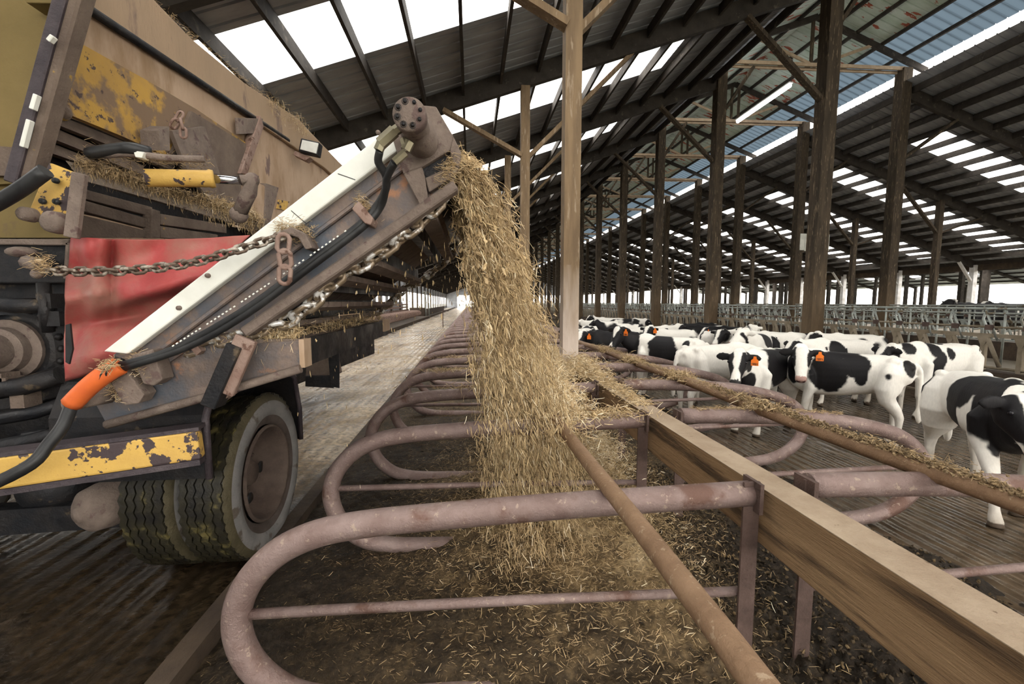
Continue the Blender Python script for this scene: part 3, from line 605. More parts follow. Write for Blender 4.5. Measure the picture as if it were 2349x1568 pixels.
# ochre hopper panel, sloping inward at its foot
ph = [W(u_, v_, .035) for u_, v_ in ((172, 92), (330, 180), (450, 250), (566, 328), (560, 405), (470, 400), (400, 366), (280, 312), (128, 250))]
b = MB(); b.prism(ph, (-.03, 0, 0)); b.build('hopper_panel', M['yellow'], truck)
b = MB(); b.prism([W(u_, v_, .06) for u_, v_ in ((440, 255), (565, 330), (552, 440), (520, 500), (450, 420), (395, 352))], (-.03, 0, 0)); b.build('scoured_panel', M['browngrey'], truck)
for k, (p0, p1, q1, q0) in enumerate((((130,262),(400,372),(400,392),(130,285)), ((122,292),(330,380),(330,402),(122,318)), ((115,326),(260,385),(260,400),(115,350)))):
    b = MB(); b.prism([W(*p0, -.06), W(*p1, -.06), W(*q1, -.02), W(*q0, -.02)], (-.05, 0, 0)); b.build('floor_channel', M['browngrey'], truck)
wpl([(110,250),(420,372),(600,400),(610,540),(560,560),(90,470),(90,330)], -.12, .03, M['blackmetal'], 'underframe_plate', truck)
# lower slatted zone under the ledge
for k, ps in enumerate((((180,430),(350,475),(350,497),(180,452)), ((180,455),(345,503),(345,525),(180,482)), ((178,490),(345,530),(345,545),(178,545)), ((368,490),(520,515),(520,535),(368,515)), ((368,518),(500,538),(500,556),(368,545)))):
    wpl(ps, .02, .05, M['browngrey'], 'slatted_side', truck, .004)
wpl([(348,478),(368,484),(368,546),(348,546)], .06, .06, M['browngrey'], 'upright_rib', truck, .004)
wpl([(598,265),(606,290),(568,400),(552,398)], .09, .07, M['rust'], 'stiffener', truck, .006); wpl([(546,270),(604,272),(598,305),(548,308)], .08, .03, M['dirtsteel'], 'stiffener_plate', truck, .004)
wpl([(610,420),(640,430),(618,520),(606,520)], .06, .06, M['dirtsteel'], 'stiffener', truck, .004)
b = MB(); b.prism([W(560,405,.05), W(605,425,.05), W(655,480,.05), W(600,530,.05), W(540,520,.05)], (-.03,0,0)); b.build('lower_side_panel', M['beige'], truck)
b = MB(); b.prism([W(640,458,.065), W(664,462,.065), W(655,482,.065), W(636,478,.065)], (-.012,0,0)); b.build('warning_sticker', M['yellow2'], truck)
# rear plate and post at the left edge
plate([(-160,-160),(190,-160),(175,60),(70,400),(40,420),(-160,430)], 2.62, .05, M['olive'], 'rear_plate', truck)
bar3(P(206, -90, 2.5), P(62, 425, 2.5), .09, .085, M['browngrey'], 'corner_post', truck, .01)
bar3(P(168, -90, 2.46), P(30, 420, 2.46), .045, .06, M['darkpaint'], 'corner_trim', truck, .006)
for p0, p1 in (((86,218),(76,252)), ((70,276),(54,338)), ((124,84),(114,96))):
    bar3(P(*p0, 2.41), P(*p1, 2.41), .028, .02, M['white'], 'reflective_strip', truck, .003)
plate([(50,-10),(150,-10),(148,8),(60,6)], 2.5, .1, M['olive'], 'top_hinge', truck, .004)
# lower yellow frame with gusset
plate([(-160,395),(70,400),(165,440),(160,545),(-160,545)], 2.66, .04, M['olive'], 'frame_panel', truck)
plate([(-60,330),(60,340),(70,405),(-60,400)], 2.58, .04, M['browngrey'], 'frame_panel', truck)
gp = plate([(112,372),(178,398),(172,530),(58,502)], 2.42, .03, M['yellow2'], 'gusset_plate', truck, .005)
for c_ in ((131,415),(132,463),(101,462)):
    b = MB(); b.lathe([(0, .014), (.015, .014), (.015, 0)], P(*c_, 2.41), (0, -1, 0), 10); b.build('bolt_hole', M['black'], gp)
for c_, r_ in (((76,494),.035), ((138,512),.055)):
    b = MB(); b.lathe([(0, r_), (.05, r_*.95), (.065, r_*.6), (.066, 0)], P(*c_, 2.42), (0, -1, 0), 14); b.build('pin_head', M['dirtsteel'], gp)
bar3(P(184, 398, 2.36), P(165, 545, 2.36), .03, .06, M['dirtsteel'], 'side_channel', truck)
b = MB(); b.tube(arc_path([P(-80, 505, 2.3), P(0, 462, 2.3), P(50, 432, 2.3), P(105, 392, 2.3)], 4), .034, 10); b.build('flat_hose', M['black'], truck)
# dark machinery at the lower left
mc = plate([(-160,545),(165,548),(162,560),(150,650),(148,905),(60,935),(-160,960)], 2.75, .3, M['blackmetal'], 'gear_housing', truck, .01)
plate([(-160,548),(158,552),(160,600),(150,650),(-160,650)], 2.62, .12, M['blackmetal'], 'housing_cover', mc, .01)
bar3(P(-160, 553, 2.58), P(160, 556, 2.58), .02, .03, M['dirtsteel'], 'cover_lip', mc); bar3(P(158, 556, 2.58), P(152, 640, 2.58), .02, .02, M['dirtsteel'], 'cover_lip', mc)
b = MB(); b.ball(P(50, 578, 2.5), (.07, .05, .028)); b.build('lifting_eye', M['dirtsteel'], mc)
b = MB(); b.lathe([(0, .17), (.04, .17), (.05, .13), (.10, .125), (.12, .10), (.20, .095), (.22, .06), (.225, 0)], P(30, 800, 2.75), (.1, -1, 0), 28, False); b.build('bearing_hub', M['dirtsteel'], mc)
b = MB(); b.lathe([(0, .25), (.05, .25), (.055, .2)], P(40, 800, 2.78), (.1, -1, 0), 28)
for k in range(22):
    a = 2*PI*k/22; c_ = P(40, 800, 2.76)+np.array([.25*math.cos(a), -.02, .25*math.sin(a)]); b.ball(c_, .022, 6, 4)
b.build('sprocket', M['blackmetal'], mc)
for (u0, v0, u1, v1, r_) in ((-60,690,120,700,.04), (-40,900,140,860,.05), (100,650,110,760,.03), (0,960,160,920,.035), (60,1000,240,960,.03), (-60,1040,200,975,.05)):
    b = MB(); b.tube([P(u0, v0, 2.6), P((u0+u1)/2, (v0+v1)/2+6, 2.58), P(u1, v1, 2.6)], r_, 8); b.build('pipework', M['blackmetal'], mc)
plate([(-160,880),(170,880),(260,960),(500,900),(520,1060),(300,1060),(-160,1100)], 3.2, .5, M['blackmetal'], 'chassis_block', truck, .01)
for k, (u, v) in enumerate(((20,880),(60,915),(10,870),(140,730),(120,690))):
    b = MB(); c_ = P(u, v, 2.62); b.box(c_[0]-.035, c_[0]+.035, c_[1]-.05, c_[1]+.05, c_[2]-.04, c_[2]+.04); b.build('bracket_block', M['browngrey'] if k < 3 else M['blackmetal'], mc)
# bumper beam
A0, A1 = PZ(-220, 1062, .50), PZ(455, 1002, .50)
bt = MB(); n_ = np.array([A1[1]-A0[1], -(A1[0]-A0[0]), 0]); n_ /= np.linalg.norm(n_)
A0, A1 = P(-220, 1112, 2.15), P(462, 1016, 2.42)
bt.beam(A0, A1, .08, .155); bo = bt.build('bumper_beam', M['yellow2'], truck); k = bo.modifiers.new('bevel', 'BEVEL'); k.width = .012; k.segments = 2
b = MB(); b.beam(A0+(0, .02, .088), A1+(0, .02, .088), .12, .02); b.beam(A0+(0, .0, -.092), A1+(0, .0, -.092), .08, .03); b.build('beam_flange', M['darkpaint'], truck)
# fender around the wheels
FX0, FX1 = -2.25, -1.46
fp = [(2.50, .64), (2.50, .98), (2.60, 1.16), (2.95, 1.20), (3.45, 1.16), (3.72, 1.0), (3.80, .72), (3.80, .45)]
b = MB()
for (y0, z0), (y1, z1) in zip(fp[:-1], fp[1:]): b.prism([(FX0, y0, z0), (FX0, y1, z1), (FX0, y1, z1+.02), (FX0, y0+.001, z0+.02)], (FX1-FX0, 0, 0))
fo = b.build('fender', M['blackmetal'], truck)
b = MB(); b.tube([(FX1, y_, z_) for y_, z_ in fp], .02, 8); b.build('fender_edge', M['darkpaint'], fo)
# wheels: outer and inner of the dual pair
def wheel(xface, yc, zc, R_, name='wheel'):
    t_ = .25; w_ = bpy.data.objects.new(name, None); C.objects.link(w_); w_.parent = truck; w_.location = Vector((xface-.12, yc, zc))-truck.location
    o0 = (xface, yc, zc); ax = (-1, 0, 0)
    b = MB(); b.lathe([(.006, R_*.72), (-.012, R_*.75), (-.012, R_*.84), (.0, R_*.905)], o0, ax, 72); b.lathe([(.245, R_*.965), (.26, R_*.9), (.25, R_*.6)], o0, ax, 72); b.build('sidewall', M['sidewall'], w_)
    b = MB(); b.lathe([(.0, R_*.905), (.008, R_*.94), (.022, R_*.975), (.03, R_*.985)], o0, ax, 72); b.build('shoulder', M['shoulder'], w_)
    b = MB(); b.lathe([(.04, R_*.60), (.014, R_*.65), (.006, R_*.72)], o0, ax, 72); b.build('bead', M['bead'], w_)
    b = MB(); b.lathe([(.022, R_*.965), (.04, R_*.985), (.245, R_*.985), (.262, R_*.965)], o0, ax, 96)
    nt = 96
    for k in range(nt):      # zig-zag rib blocks
        a0, a1, am = 2*PI*k/nt, 2*PI*(k+1)/nt, 2*PI*(k+.5)/nt
        for j, (xa, xb) in enumerate(((.03,.072),(.082,.122),(.130,.168),(.177,.213),(.222,.258))):
            zz = .0065*(1 if k % 2 else -1); V = []
            for rr in (R_*.975, R_*1.008):
                for (x_, a_) in ((xa-zz, a0), (xb-zz, a0), (xb+zz, a1), (xa+zz, a1)): V.append((xface-x_, yc+rr*math.cos(a_), zc+rr*math.sin(a_)))
            b.hexa(V)
    b.build('tread', M['tyre'], w_)
    b = MB(); b.lathe([(.02, R_*.60), (.0, R_*.585), (.01, R_*.56), (.05, R_*.54), (.12, R_*.50), (.13, R_*.46), (.16, R_*.42), (.19, R_*.30), (.19, R_*.20)], o0, ax, 48)
    b.lathe([(.19, R_*.20), (.15, R_*.18), (.11, R_*.13), (.11, 0)], o0, ax, 32)
    ro = b.build('rim', M['rim'], w_)
    for k in range(5):
        a = 2*PI*k/5+3.6; b = MB(); b.lathe([(.0, .042), (-.004, .042), (-.004, 0)], (xface-.162, yc+R_*.37*math.cos(a), zc+R_*.37*math.sin(a)), (-1, 0, 0), 14); b.build('hand_hole', M['black'], ro)
    for k in range(8):
        a = 2*PI*k/8; b = MB(); b.lathe([(.03, .016), (-.015, .016), (-.02, .01), (-.02, 0)], (xface-.17, yc+R_*.245*math.cos(a), zc+R_*.235*math.sin(a)), (-1, 0, 0), 6, False); b.build('wheel_nut', M['rim'], ro)
    return w_
R_ = .555
wheel(-1.42, 3.13, GZ+R_-.01, R_); wheel(-1.74, 3.13, GZ+R_-.01, R_); wheel(-3.85, 3.13, GZ+R_-.01, R_); wheel(-3.53, 3.13, GZ+R_-.01, R_)
b = MB(); b.tube([(-3.6, 3.13, .43), (-1.9, 3.13, .43)], .09, 12); b.ball((-2.7, 3.1, .43), (.24, .26, .22), 16, 10); b.build('axle', M['blackmetal'], truck)
bc = P(238, 1158, 2.75); b = MB(); b.lathe([(-.24, .135), (.0, .14), (.08, .125), (.11, .09), (.12, .045), (.14, .04), (.145, 0)], bc, (-.35, -1, .0), 28); b.build('brake_chamber', M['dirtsteel'], truck)
b = MB(); b.beam((-3.6, 2.9, .25), (-1.9, 2.9, .30), .12, .16); b.beam((-4.2, 2.7, .62), (-2.3, 2.9, .62), .1, .2); b.beam((-4.0, 2.7, .62), (-4.0, 9, .62), .1, .28); b.beam((-2.45, 2.9, .72), (-2.0, 9, .72), .1, .28); b.build('chassis_rail', M['blackmetal'], truck)
# far structures behind the wheel: rear light box and mud flap
plate([(703,780),(752,765),(757,805),(770,862),(700,882)], 4.7, .25, M['browngrey'], 'light_bracket', truck, .01); plate([(752,808),(778,806),(778,890),(758,886)], 4.55, .02, M['blackmetal'], 'mud_plate', truck, .004)
plate([(700,862),(770,862),(765,890),(700,886)], 4.6, .05, M['blackmetal'], 'light_bracket', truck, .004)
b = MB(); b.hexa([(-4.1,9.0,.9),(-2.0,9.0,.9),(-2.0,9.1,.9),(-4.1,9.1,.9),(-4.1,9.0,3.4),(-2.0,9.0,3.4),(-2.0,9.1,3.4),(-4.1,9.1,3.4)]); b.build('front_wall', M['beige'], truck)
b = MB(); b.box(-4.35, -4.3, 2.8, 9.1, 1.2, 3.9); b.build('side_wall', M['beige'], truck)
b = MB(); b.hexa([(-4.3,2.8,1.1),(-2.35,2.8,1.1),(-1.95,9,1.1),(-4.3,9,1.1),(-4.3,2.8,1.2),(-2.35,2.8,1.2),(-1.95,9,1.2),(-4.3,9,1.2)]); b.build('box_floor', M['blackmetal'], truck)
# ledge carrying straw, hydraulic cylinder, lever
lg = MB(); lg.prism([P(150,368,2.58), P(345,408,2.72), P(590,500,3.02), P(590,528,3.02), P(345,456,2.72), P(185,412,2.58)], (-.0, .35, 0)); lg.build('side_ledge', M['mudcake'], truck)
hy = MB(); a_, b_ = P(335, 408, 2.5), P(492, 410, 2.62); hy.tube([a_, a_+(b_-a_)*.9, b_-(b_-a_)*.06, b_], [.045, .045, .05, .045], 16); hc = hy.build('hydraulic_cylinder', M['yellow2'], truck)
b = MB(); b.tube([b_, P(556, 415, 2.68)], .024, 12); b.build('piston_rod', M['chrome'], hc)
b = MB(); c_ = P(578, 412, 2.7); b.ball(c_, .04); b.tube([P(553, 415, 2.68), c_, P(572, 440, 2.7), P(548, 492, 2.75)], [.035, .045, .042, .04], 10); b.ball(P(548, 492, 2.75), .05); b.build('lever_arm', M['dirtsteel'], truck)
b = MB(); b.tube(arc_path([P(240, 356, 2.5), P(300, 352, 2.46), P(380, 362, 2.5), P(470, 365, 2.55)], 4), .018, 8); b.build('bent_rod', M['dirtsteel'], truck)
b = MB(); b.tube(arc_path([P(205, 352, 2.5), P(265, 342, 2.47), P(300, 340, 2.45), P(345, 350, 2.5)], 4), .03, 10); b.build('short_hose', M['black'], truck)
plate([(305,345),(330,348),(325,362),(310,360)], 2.44, .05, M['white'], 'hose_clip', truck, .003)
b = MB(); b.prism([W(395,300,.12), W(470,290,.1), W(505,400,.1), W(430,390,.12)], (-.03, 0, 0)); b.prism([W(365,300,.2), W(388,290,.2), W(390,345,.2), W(368,345,.2)], (-.12, 0, 0)); b.build('lug_plate', M['dirtsteel'], truck)
b = MB(); b.lathe([(0, .045), (.12, .045), (.13, .02), (.13, 0)], P(140, 258, 2.62), (.5, -1, 0), 14); b.build('pivot_knob', M['browngrey'], truck)
def links(path, ll, wl, r_, mb):
    p = [np.array(q) for q in path]; seg = [np.linalg.norm(p[i+1]-p[i]) for i in range(len(p)-1)]; tot = sum(seg); n = int(tot/(ll*.72)); k = 0
    for i in range(n):
        s = (i+.5)/n*tot; j = 0
        while j < len(seg)-1 and s > seg[j]: s -= seg[j]; j += 1
        d = (p[j+1]-p[j])/seg[j]; c_ = p[j]+d*s; up = np.array([0, -1, .3]) if i % 2 else np.array([0.1, .3, 1]); sd = np.cross(d, up); sd /= np.linalg.norm(sd)
        ring = []
        for a in range(10):
            th = 2*PI*a/10; ring.append(c_+d*(ll/2-wl/2)*(1 if math.cos(th) > 0 else -1)+d*wl/2*math.cos(th)+sd*wl/2*math.sin(th))
        mb.tube(ring, r_, 6, closed=True)
b = MB(); links([P(395, 292, 2.75), P(412, 266, 2.75), P(420, 296, 2.74), P(421, 315, 2.74)], .058, .034, .0075, b); b.build('short_chain', M['rust'], truck)
# work lamp on the rim
wl = bpy.data.objects.new('work_lamp', None); C.objects.link(wl); wl.parent = truck; lp = W(712, 338, .25); wl.location = Vector(lp)-truck.location
Yl = lp[1]; plate([(690,316),(733,326),(728,356),(684,346)], Yl-.1, .12, M['blackmetal'], 'housing', wl, .01); plate([(693,320),(730,328),(725,352),(688,342)], Yl-.115, .02, M['lens'], 'lens', wl, .004); plate([(676,345),(712,360),(700,368),(672,354)], Yl-.05, .12, M['rust'], 'mount', wl, .004)

# ---- red tarp with folds
Yt = 2.52; n, m_ = 40, 44; V = []
Lf = [(166,545),(160,600),(152,650),(148,720),(150,800),(152,872)]; Rt = [(575,540),(520,590),(440,652),(360,712),(300,765),(238,850)]
def ev(L_, t): x = t*(len(L_)-1); i = min(int(x), len(L_)-2); f = x-i; return np.array(L_[i])*(1-f)+np.array(L_[i+1])*f
for i in range(n):
    t_ = i/(n-1); a, c_ = ev(Lf, t_), ev(Rt, t_)
    for j in range(m_):
        s = j/(m_-1); u, v = a*(1-s)+c_*s
        if t_ < .02: v += 6*math.sin(s*PI)
        d = .055*math.exp(-((u-235+.12*(v-545))/16)**2)*math.exp(-((v-560)/150)**2) + .05*math.exp(-((u-205)/14)**2)*math.exp(-((v-590)/60)**2) - .05*math.exp(-((u-258)/12)**2)*math.exp(-((v-620)/80)**2)
        d += .05*math.exp(-((v-(700-.28*(u-240)))/14)**2)*math.exp(-((u-330)/110)**2) - .04*math.exp(-((v-(735-.1*(u-240)))/16)**2)*math.exp(-((u-290)/90)**2) + .035*math.sin(v*.045+u*.012)*min(1, (v-545)/120+.2)
        d += .03*math.exp(-((v-(660-.15*(u-300)))/22)**2) + .012*math.sin(u*.05+v*.02)
        V.append(P(u, v, Yt-d*1.5))
F = np.array([(i*m_+j, (i+1)*m_+j, (i+1)*m_+j+1, i*m_+j+1) for i in range(n-1) for j in range(m_-1)])
V = np.array(V)-np.array(truck.location)
tp = fastmesh('tarp_curtain', V, F, M['tarp'], True); tp.parent = truck; k = tp.modifiers.new('solid', 'SOLIDIFY'); k.thickness = .008; k.offset = 1
tp['label'] = 'folded red rubber curtain'
plate([(150,745),(160,742),(166,800),(158,835),(150,830)], 2.38, .01, M['black'], 'tarp_patch', truck)

# ================================================================== conveyor
cv = bpy.data.objects.new('conveyor', None); C.objects.link(cv); cv.parent = truck; cv.location = Vector((-1.2, 2.4, 1.4))-truck.location
cv['label'] = 'raised side conveyor throwing out bedding'
sp = [(232,812),(905,298),(985,290),(1030,330),(1052,372),(1040,425),(700,668),(562,752),(690,778),(692,845),(482,905),(244,972),(205,900),(330,846),(260,820)]
plate([(258,815),(905,330),(985,300),(1035,340),(1052,380),(1038,425),(700,665),(560,757),(480,770),(360,850)], YN, .02, M['steel'], 'side_plate', cv, .003)
plate([(360,850),(480,768),(560,755),(552,790),(690,780),(692,845),(480,905),(244,972),(205,902),(300,870)], YN+.015, .02, M['steel'], 'lower_side_plate', cv, .003)
plate([(258,835),(930,330),(985,300),(1035,340),(1052,380),(1038,425),(700,665)], YF, .02, M['steel'], 'far_side_plate', cv)
ws = plate([(235,806),(905,284),(912,345),(292,812)], YN-.05, .05, M['white'], 'white_guard_strip', cv, .008)
for (u, v) in ((478,632),(412,706),(868,305)):
    b = MB(); b.lathe([(0, .012), (.012, .011), (.014, 0)], P(u, v, YN-.05), (0, -1, 0), 10); b.build('bolt', M['dirtsteel'], ws)
for (u, v, u2, v2) in ((668,483,720,545),(775,398,815,430)):
    b = MB(); b.beam(P(u, v, YN-.052), P(u2, v2-18, YN-.052), .003, .003); b.build('panel_joint', M['black'], ws)
# lower flange (box section) along the bottom of the incline
bar3(P(1046,428,YN-.03), P(566,762,YN-.03), .09, .05, M['dirtsteel'], 'bottom_flange', cv, .008)
bar3(P(1000,330,YN-.01), P(372,800,YN-.01), .03, .025, M['steel'], 'stiffening_ridge', cv, .006)
b = MB(); b.tube([P(690,845,YN-.01), P(480,908,YN-.01), P(244,974,YN-.01)], .022, 8); b.build('tray_lip', M['dirtsteel'], cv)
bar3(P(548,790,YN-.08), P(488,928,YN-.08), .10, .07, M['blackmetal'], 'tray_brace', cv, .004); bar3(P(566,775,YN-.1), P(512,900,YN-.1), .03, .10, M['rust'], 'tray_brace', cv, .004)
plate([(475,905),(530,885),(536,900),(490,935)], YN-.06, .08, M['rust'], 'brace_foot', cv, .004)
# tray floor running away under the incline, and its far side
b = MB(); b.hexa([P(480,900,YN+.02), P(692,843,YN+.02), P(692,843,YN+.02)*0+np.array([P(692,843,YN)[0], YF, P(692,843,YN)[2]]), np.array([P(480,900,YN)[0], YF, P(480,900,YN)[2]]), P(480,900,YN+.02)+(0,0,.02), P(692,843,YN+.02)+(0,0,.02), np.array([P(692,843,YN)[0], YF, P(692,843,YN)[2]+.02]), np.array([P(480,900,YN)[0], YF, P(480,900,YN)[2]+.02])]); b.build('tray_floor', M['steel'], cv)
xr, zt_, zb_ = P(692,778,YN)[0], P(692,778,YN)[2], P(692,843,YN)[2]
b = MB(); b.box(xr-.015, xr+.01, YN, YN+.10, zb_, zt_); b.build('tray_end_plate', M['beige'], cv)
b = MB(); b.box(xr-.02, xr-.0, YN+.1, YF, zb_, zt_-.0); b.build('tray_end_plate', M['blackmetal'], cv)
b = MB(); b.box(xr+.0, xr+.02, YF-.25, YF+.02, zt_-.10, zt_+.02); b.build('tray_end_plate', M['beige'], cv)
b = MB(); b.box(xr-.5, xr-.02, YN+.03, YF, zt_-.03, zt_+.0); b.build('tray_top', M['dirtsteel'], cv)
# belt pans under the incline
def xz(u, v): q = P(u, v, YN); return q[0], q[2]
(xh, zh), (xl_, zl) = xz(1030, 410), xz(560, 740); (xh2, zh2) = xz(985, 400); (xl2, zl2) = xz(420, 790)
b = MB(); b.hexa([(xl_, YN+.02, zl+.03), (xh-.05, YN+.02, zh+.03), (xh-.05, YF, zh+.03), (xl_, YF, zl+.03), (xl_, YN+.02, zl+.05), (xh-.05, YN+.02, zh+.05), (xh-.05, YF, zh+.05), (xl_, YF, zl+.05)]); b.build('belt_pan', M['dirtsteel'], cv)
for f_ in (.12, .33, .55, .78):
    x_, z_ = xl_+(xh-xl_)*f_, zl+(zh-zl)*f_; b = MB(); b.box(x_-.03, x_+.03, YN+.02, YF, z_-.08, z_+.03); b.build('cross_member', M['blackmetal'], cv)
b = MB(); b.tube([(xh-.07, YN-.02, zh+.08), (xh-.07, YF+.02, zh+.08)], .085, 18); b.build('head_roller', M['blackmetal'], cv)
b = MB(); x1_, z1_ = xz(905, 330); b.hexa([(xl2, YN+.02, zl2), (x1_, YN+.02, z1_), (x1_, YF, z1_), (xl2, YF, zl2), (xl2, YN+.02, zl2+.02), (x1_, YN+.02, z1_+.02), (x1_, YF, z1_+.02), (xl2, YF, zl2+.02)]); b.build('upper_pan', M['steel'], cv)
# sagging return chains and slats
def cpath(Y): return [np.array([x, Y, z]) for x, z in [xz(*q) for q in ((1030,430),(985,486),(915,545),(845,596),(775,632),(712,696),(640,742),(560,764),(420,806))]]
for Y in (YN+.03, YF-.05):
    b = MB(); cp = cpath(Y); links(arc_path(cp, 4), .11, .06, .015, b)
    for q in arc_path(cp, 2)[::1]: b.ball(q, (.030, .024, .016), 8, 5)
    b.build('drag_chain', M['dragchain'], cv)
cp = cpath(0)
for i in (1, 3, 4, 5, 6, 7):
    q = cp[i]; d = cp[i+1]-cp[i-1]; b = MB(); b.hexa([(q[0]-.05, YN+.08, q[2]-.045), (q[0]+.03, YN+.08, q[2]-.02), (q[0]+.03, YF-.08, q[2]-.02), (q[0]-.05, YF-.08, q[2]-.045), (q[0]-.05, YN+.08, q[2]-.01), (q[0]+.03, YN+.08, q[2]+.01), (q[0]+.03, YF-.08, q[2]+.01), (q[0]-.05, YF-.08, q[2]-.01)]); b.build('slat', M['dirtsteel'], cv)
for p_, q_ in (((575,742),(602,760)), ((520,795),(548,780))):
    bar3(P(*p_, YN+.05), P(*q_, YN+.05), .02, .03, M['green'], 'belt_edge', cv)
# head bracket with opening, motor and fittings
hb = MB(); outer = pp([(895,300),(960,238),(1000,240),(1058,345),(1050,385),(1020,415),(970,478),(955,470),(925,395)], YN-.14); 
opn = pp([(975,405),(972,388),(1010,362),(1032,346),(1040,360),(1042,378),(1010,398),(990,408)], YN-.14)
b = MB(); b.prism(pp([(895,300),(960,240),(1000,244),(1040,312),(1032,344),(968,382),(925,398)], YN-.06), (0, .06, 0)); b.prism(pp([(925,398),(968,382),(975,408),(984,470),(966,476)], YN-.06), (0, .06, 0)); b.prism(pp([(1032,344),(1040,312),(1058,350),(1052,386),(1040,378)], YN-.06), (0, .06, 0)); b.prism(pp([(975,408),(1040,378),(1052,386),(1030,410),(984,440)], YN-.06), (0, .06, 0))
o = b.build('head_bracket', M['dirtsteel'], cv); k = o.modifiers.new('bevel', 'BEVEL'); k.width = .004; k.segments = 1
b = MB(); b.prism(pp([(966,382),(1034,342),(1042,380),(974,410)], YN-.012), (0, .008, 0)); b.build('bracket_recess', M['black'], cv)
mo = P(938, 260, 1.86); b = MB(); b.lathe([(0, 0), (0, .064), (.01, .068), (.05, .068), (.055, .062), (.18, .06), (.2, .075), (.33, .078)], mo, (0.05, 1, 0.02), 32); mt_ = b.build('hydraulic_motor', M['dirtsteel'], cv)
b = MB()
for k in range(8):
    a = 2*PI*k/8+.3; c_ = mo+np.array([.048*math.cos(a), 0, .048*math.sin(a)]); b.lathe([(0, .0085), (-.008, .008), (-.009, 0)], c_, (0.05, 1, 0.02), 8)
    b.lathe([(-.001, .014), (-.002, .0115)], c_, (0.05, 1, .02), 12)
b.build('bolt_ring', M['blackmetal'], mt_)
for a_, c_, r_ in (((918,292),(880,318),.022), ((905,300),(872,330),.028), ((880,318),(868,345),.022), ((925,318),(935,348),.018), ((940,325),(930,345),.024), ((930,350),(905,372),.019)):
    b = MB(); b.tube([P(*a_, 2.02), P(*c_, 2.02)], r_, 6, smooth=False); b.build('hose_fitting', M['brass'], mt_)
h1 = [P(871,345,2.03), P(868,372,2.06), P(884,400,2.1), P(886,430,2.15), P(866,470,2.2), P(820,520,2.2), P(700,610,2.2), P(560,712,2.2), P(400,800,2.2), P(275,838,2.18)]
h2 = [P(905,372,2.04), P(888,405,2.1), P(884,435,2.14), P(872,475,2.2), P(832,520,2.2), P(706,616,2.2), P(565,720,2.2), P(430,795,2.2), P(275,846,2.18)]
for h_ in (h1, h2): b = MB(); b.tube(arc_path(h_, 5), .018, 10); b.build('hydraulic_hose', M['black'], cv)
b = MB(); b.tube(arc_path([P(275,838,2.17), P(235,862,2.15), P(200,890,2.15), P(165,925,2.15)], 4), .042, 12); o = b.build('orange_sleeve', M['orange'], cv)
b = MB()
for f_ in range(7):
    c_ = np.array(P(265-15*f_, 845+12*f_, 2.16)); b.tube([c_+np.array([.047*math.cos(a)*.5, -.047*math.sin(a), .047*math.cos(a)]) for a in np.linspace(0, 2*PI, 14)], .004, 5)
b.build('tie_wrap', M['black'], o)
b = MB(); b.tube(arc_path([P(165,925,2.15), P(145,975,2.1), P(110,1020,2.05), P(70,1065,2.0), P(-40,1120,1.95), P(-200,1180,1.9)], 4), .026, 10); b.build('supply_hose', M['black'], cv)
b = MB(); a_ = P(150, 930, 2.15); b.tube([a_, P(215, 915, 2.25), P(262, 900, 2.35)], [.032, .034, .05], 12); b.build('roller_shaft', M['dirtsteel'], cv)
for ps in (((240,858),(282,838),(330,905),(318,925),(285,930)), ((300,815),(350,800),(372,870),(352,885),(328,880))):
    plate(ps, YN-.09, .09, M['dirtsteel'], 'idler_bracket', cv, .006)
plate([(428,790),(442,780),(462,805),(450,816)], YN-.03, .04, M['rust'], 'small_lug', cv, .003)
# hose clamp and hanging chain bracket
plate([(806,478),(822,460),(856,500),(850,516),(836,512)], YN-.14, .12, M['rust'], 'hose_clamp', cv, .006)
plate([(640,530),(668,520),(700,535),(716,568),(700,572),(684,545)], YN-.12, .12, M['dirtsteel'], 'chain_bracket', cv, .006)
b = MB(); links(arc_path([P(66,606,2.2), P(120,620,2.18), P(230,622,2.15), P(340,616,2.13), P(450,600,2.12), P(540,574,2.12), P(610,552,2.13), P(655,538,2.14)], 5), .062, .037, .0078, b); b.build('tow_chain', M['mirror'], cv)
b = MB(); links([P(652,540,2.12), P(650,560,2.12), P(655,600,2.12), P(652,648,2.12)], .085, .052, .011, b); b.build('hanging_chain', M['rust'], cv)
b = MB(); b.tube([P(60,600,2.2), P(95,612,2.18)], .03, 8); b.ball(P(84,628,2.18), .022); b.tube([P(75,602,2.25), P(75,602,2.6)], .03, 8); b.build('chain_hook', M['dirtsteel'], truck)
# written marks on the hoses (small pale print)
b = MB()
for k in range(46):
    f_ = k/45; u = 395+(790-395)*f_; v = 797+(534-797)*f_+4*math.sin(f_*PI)
    if k % 9 == 8: continue
    c_ = P(u, v-3, 2.178); c2 = P(u+4, v-5.7, 2.178); b.beam(c_, c2, .002, .006)
b.build('hose_print', M['white'], cv)
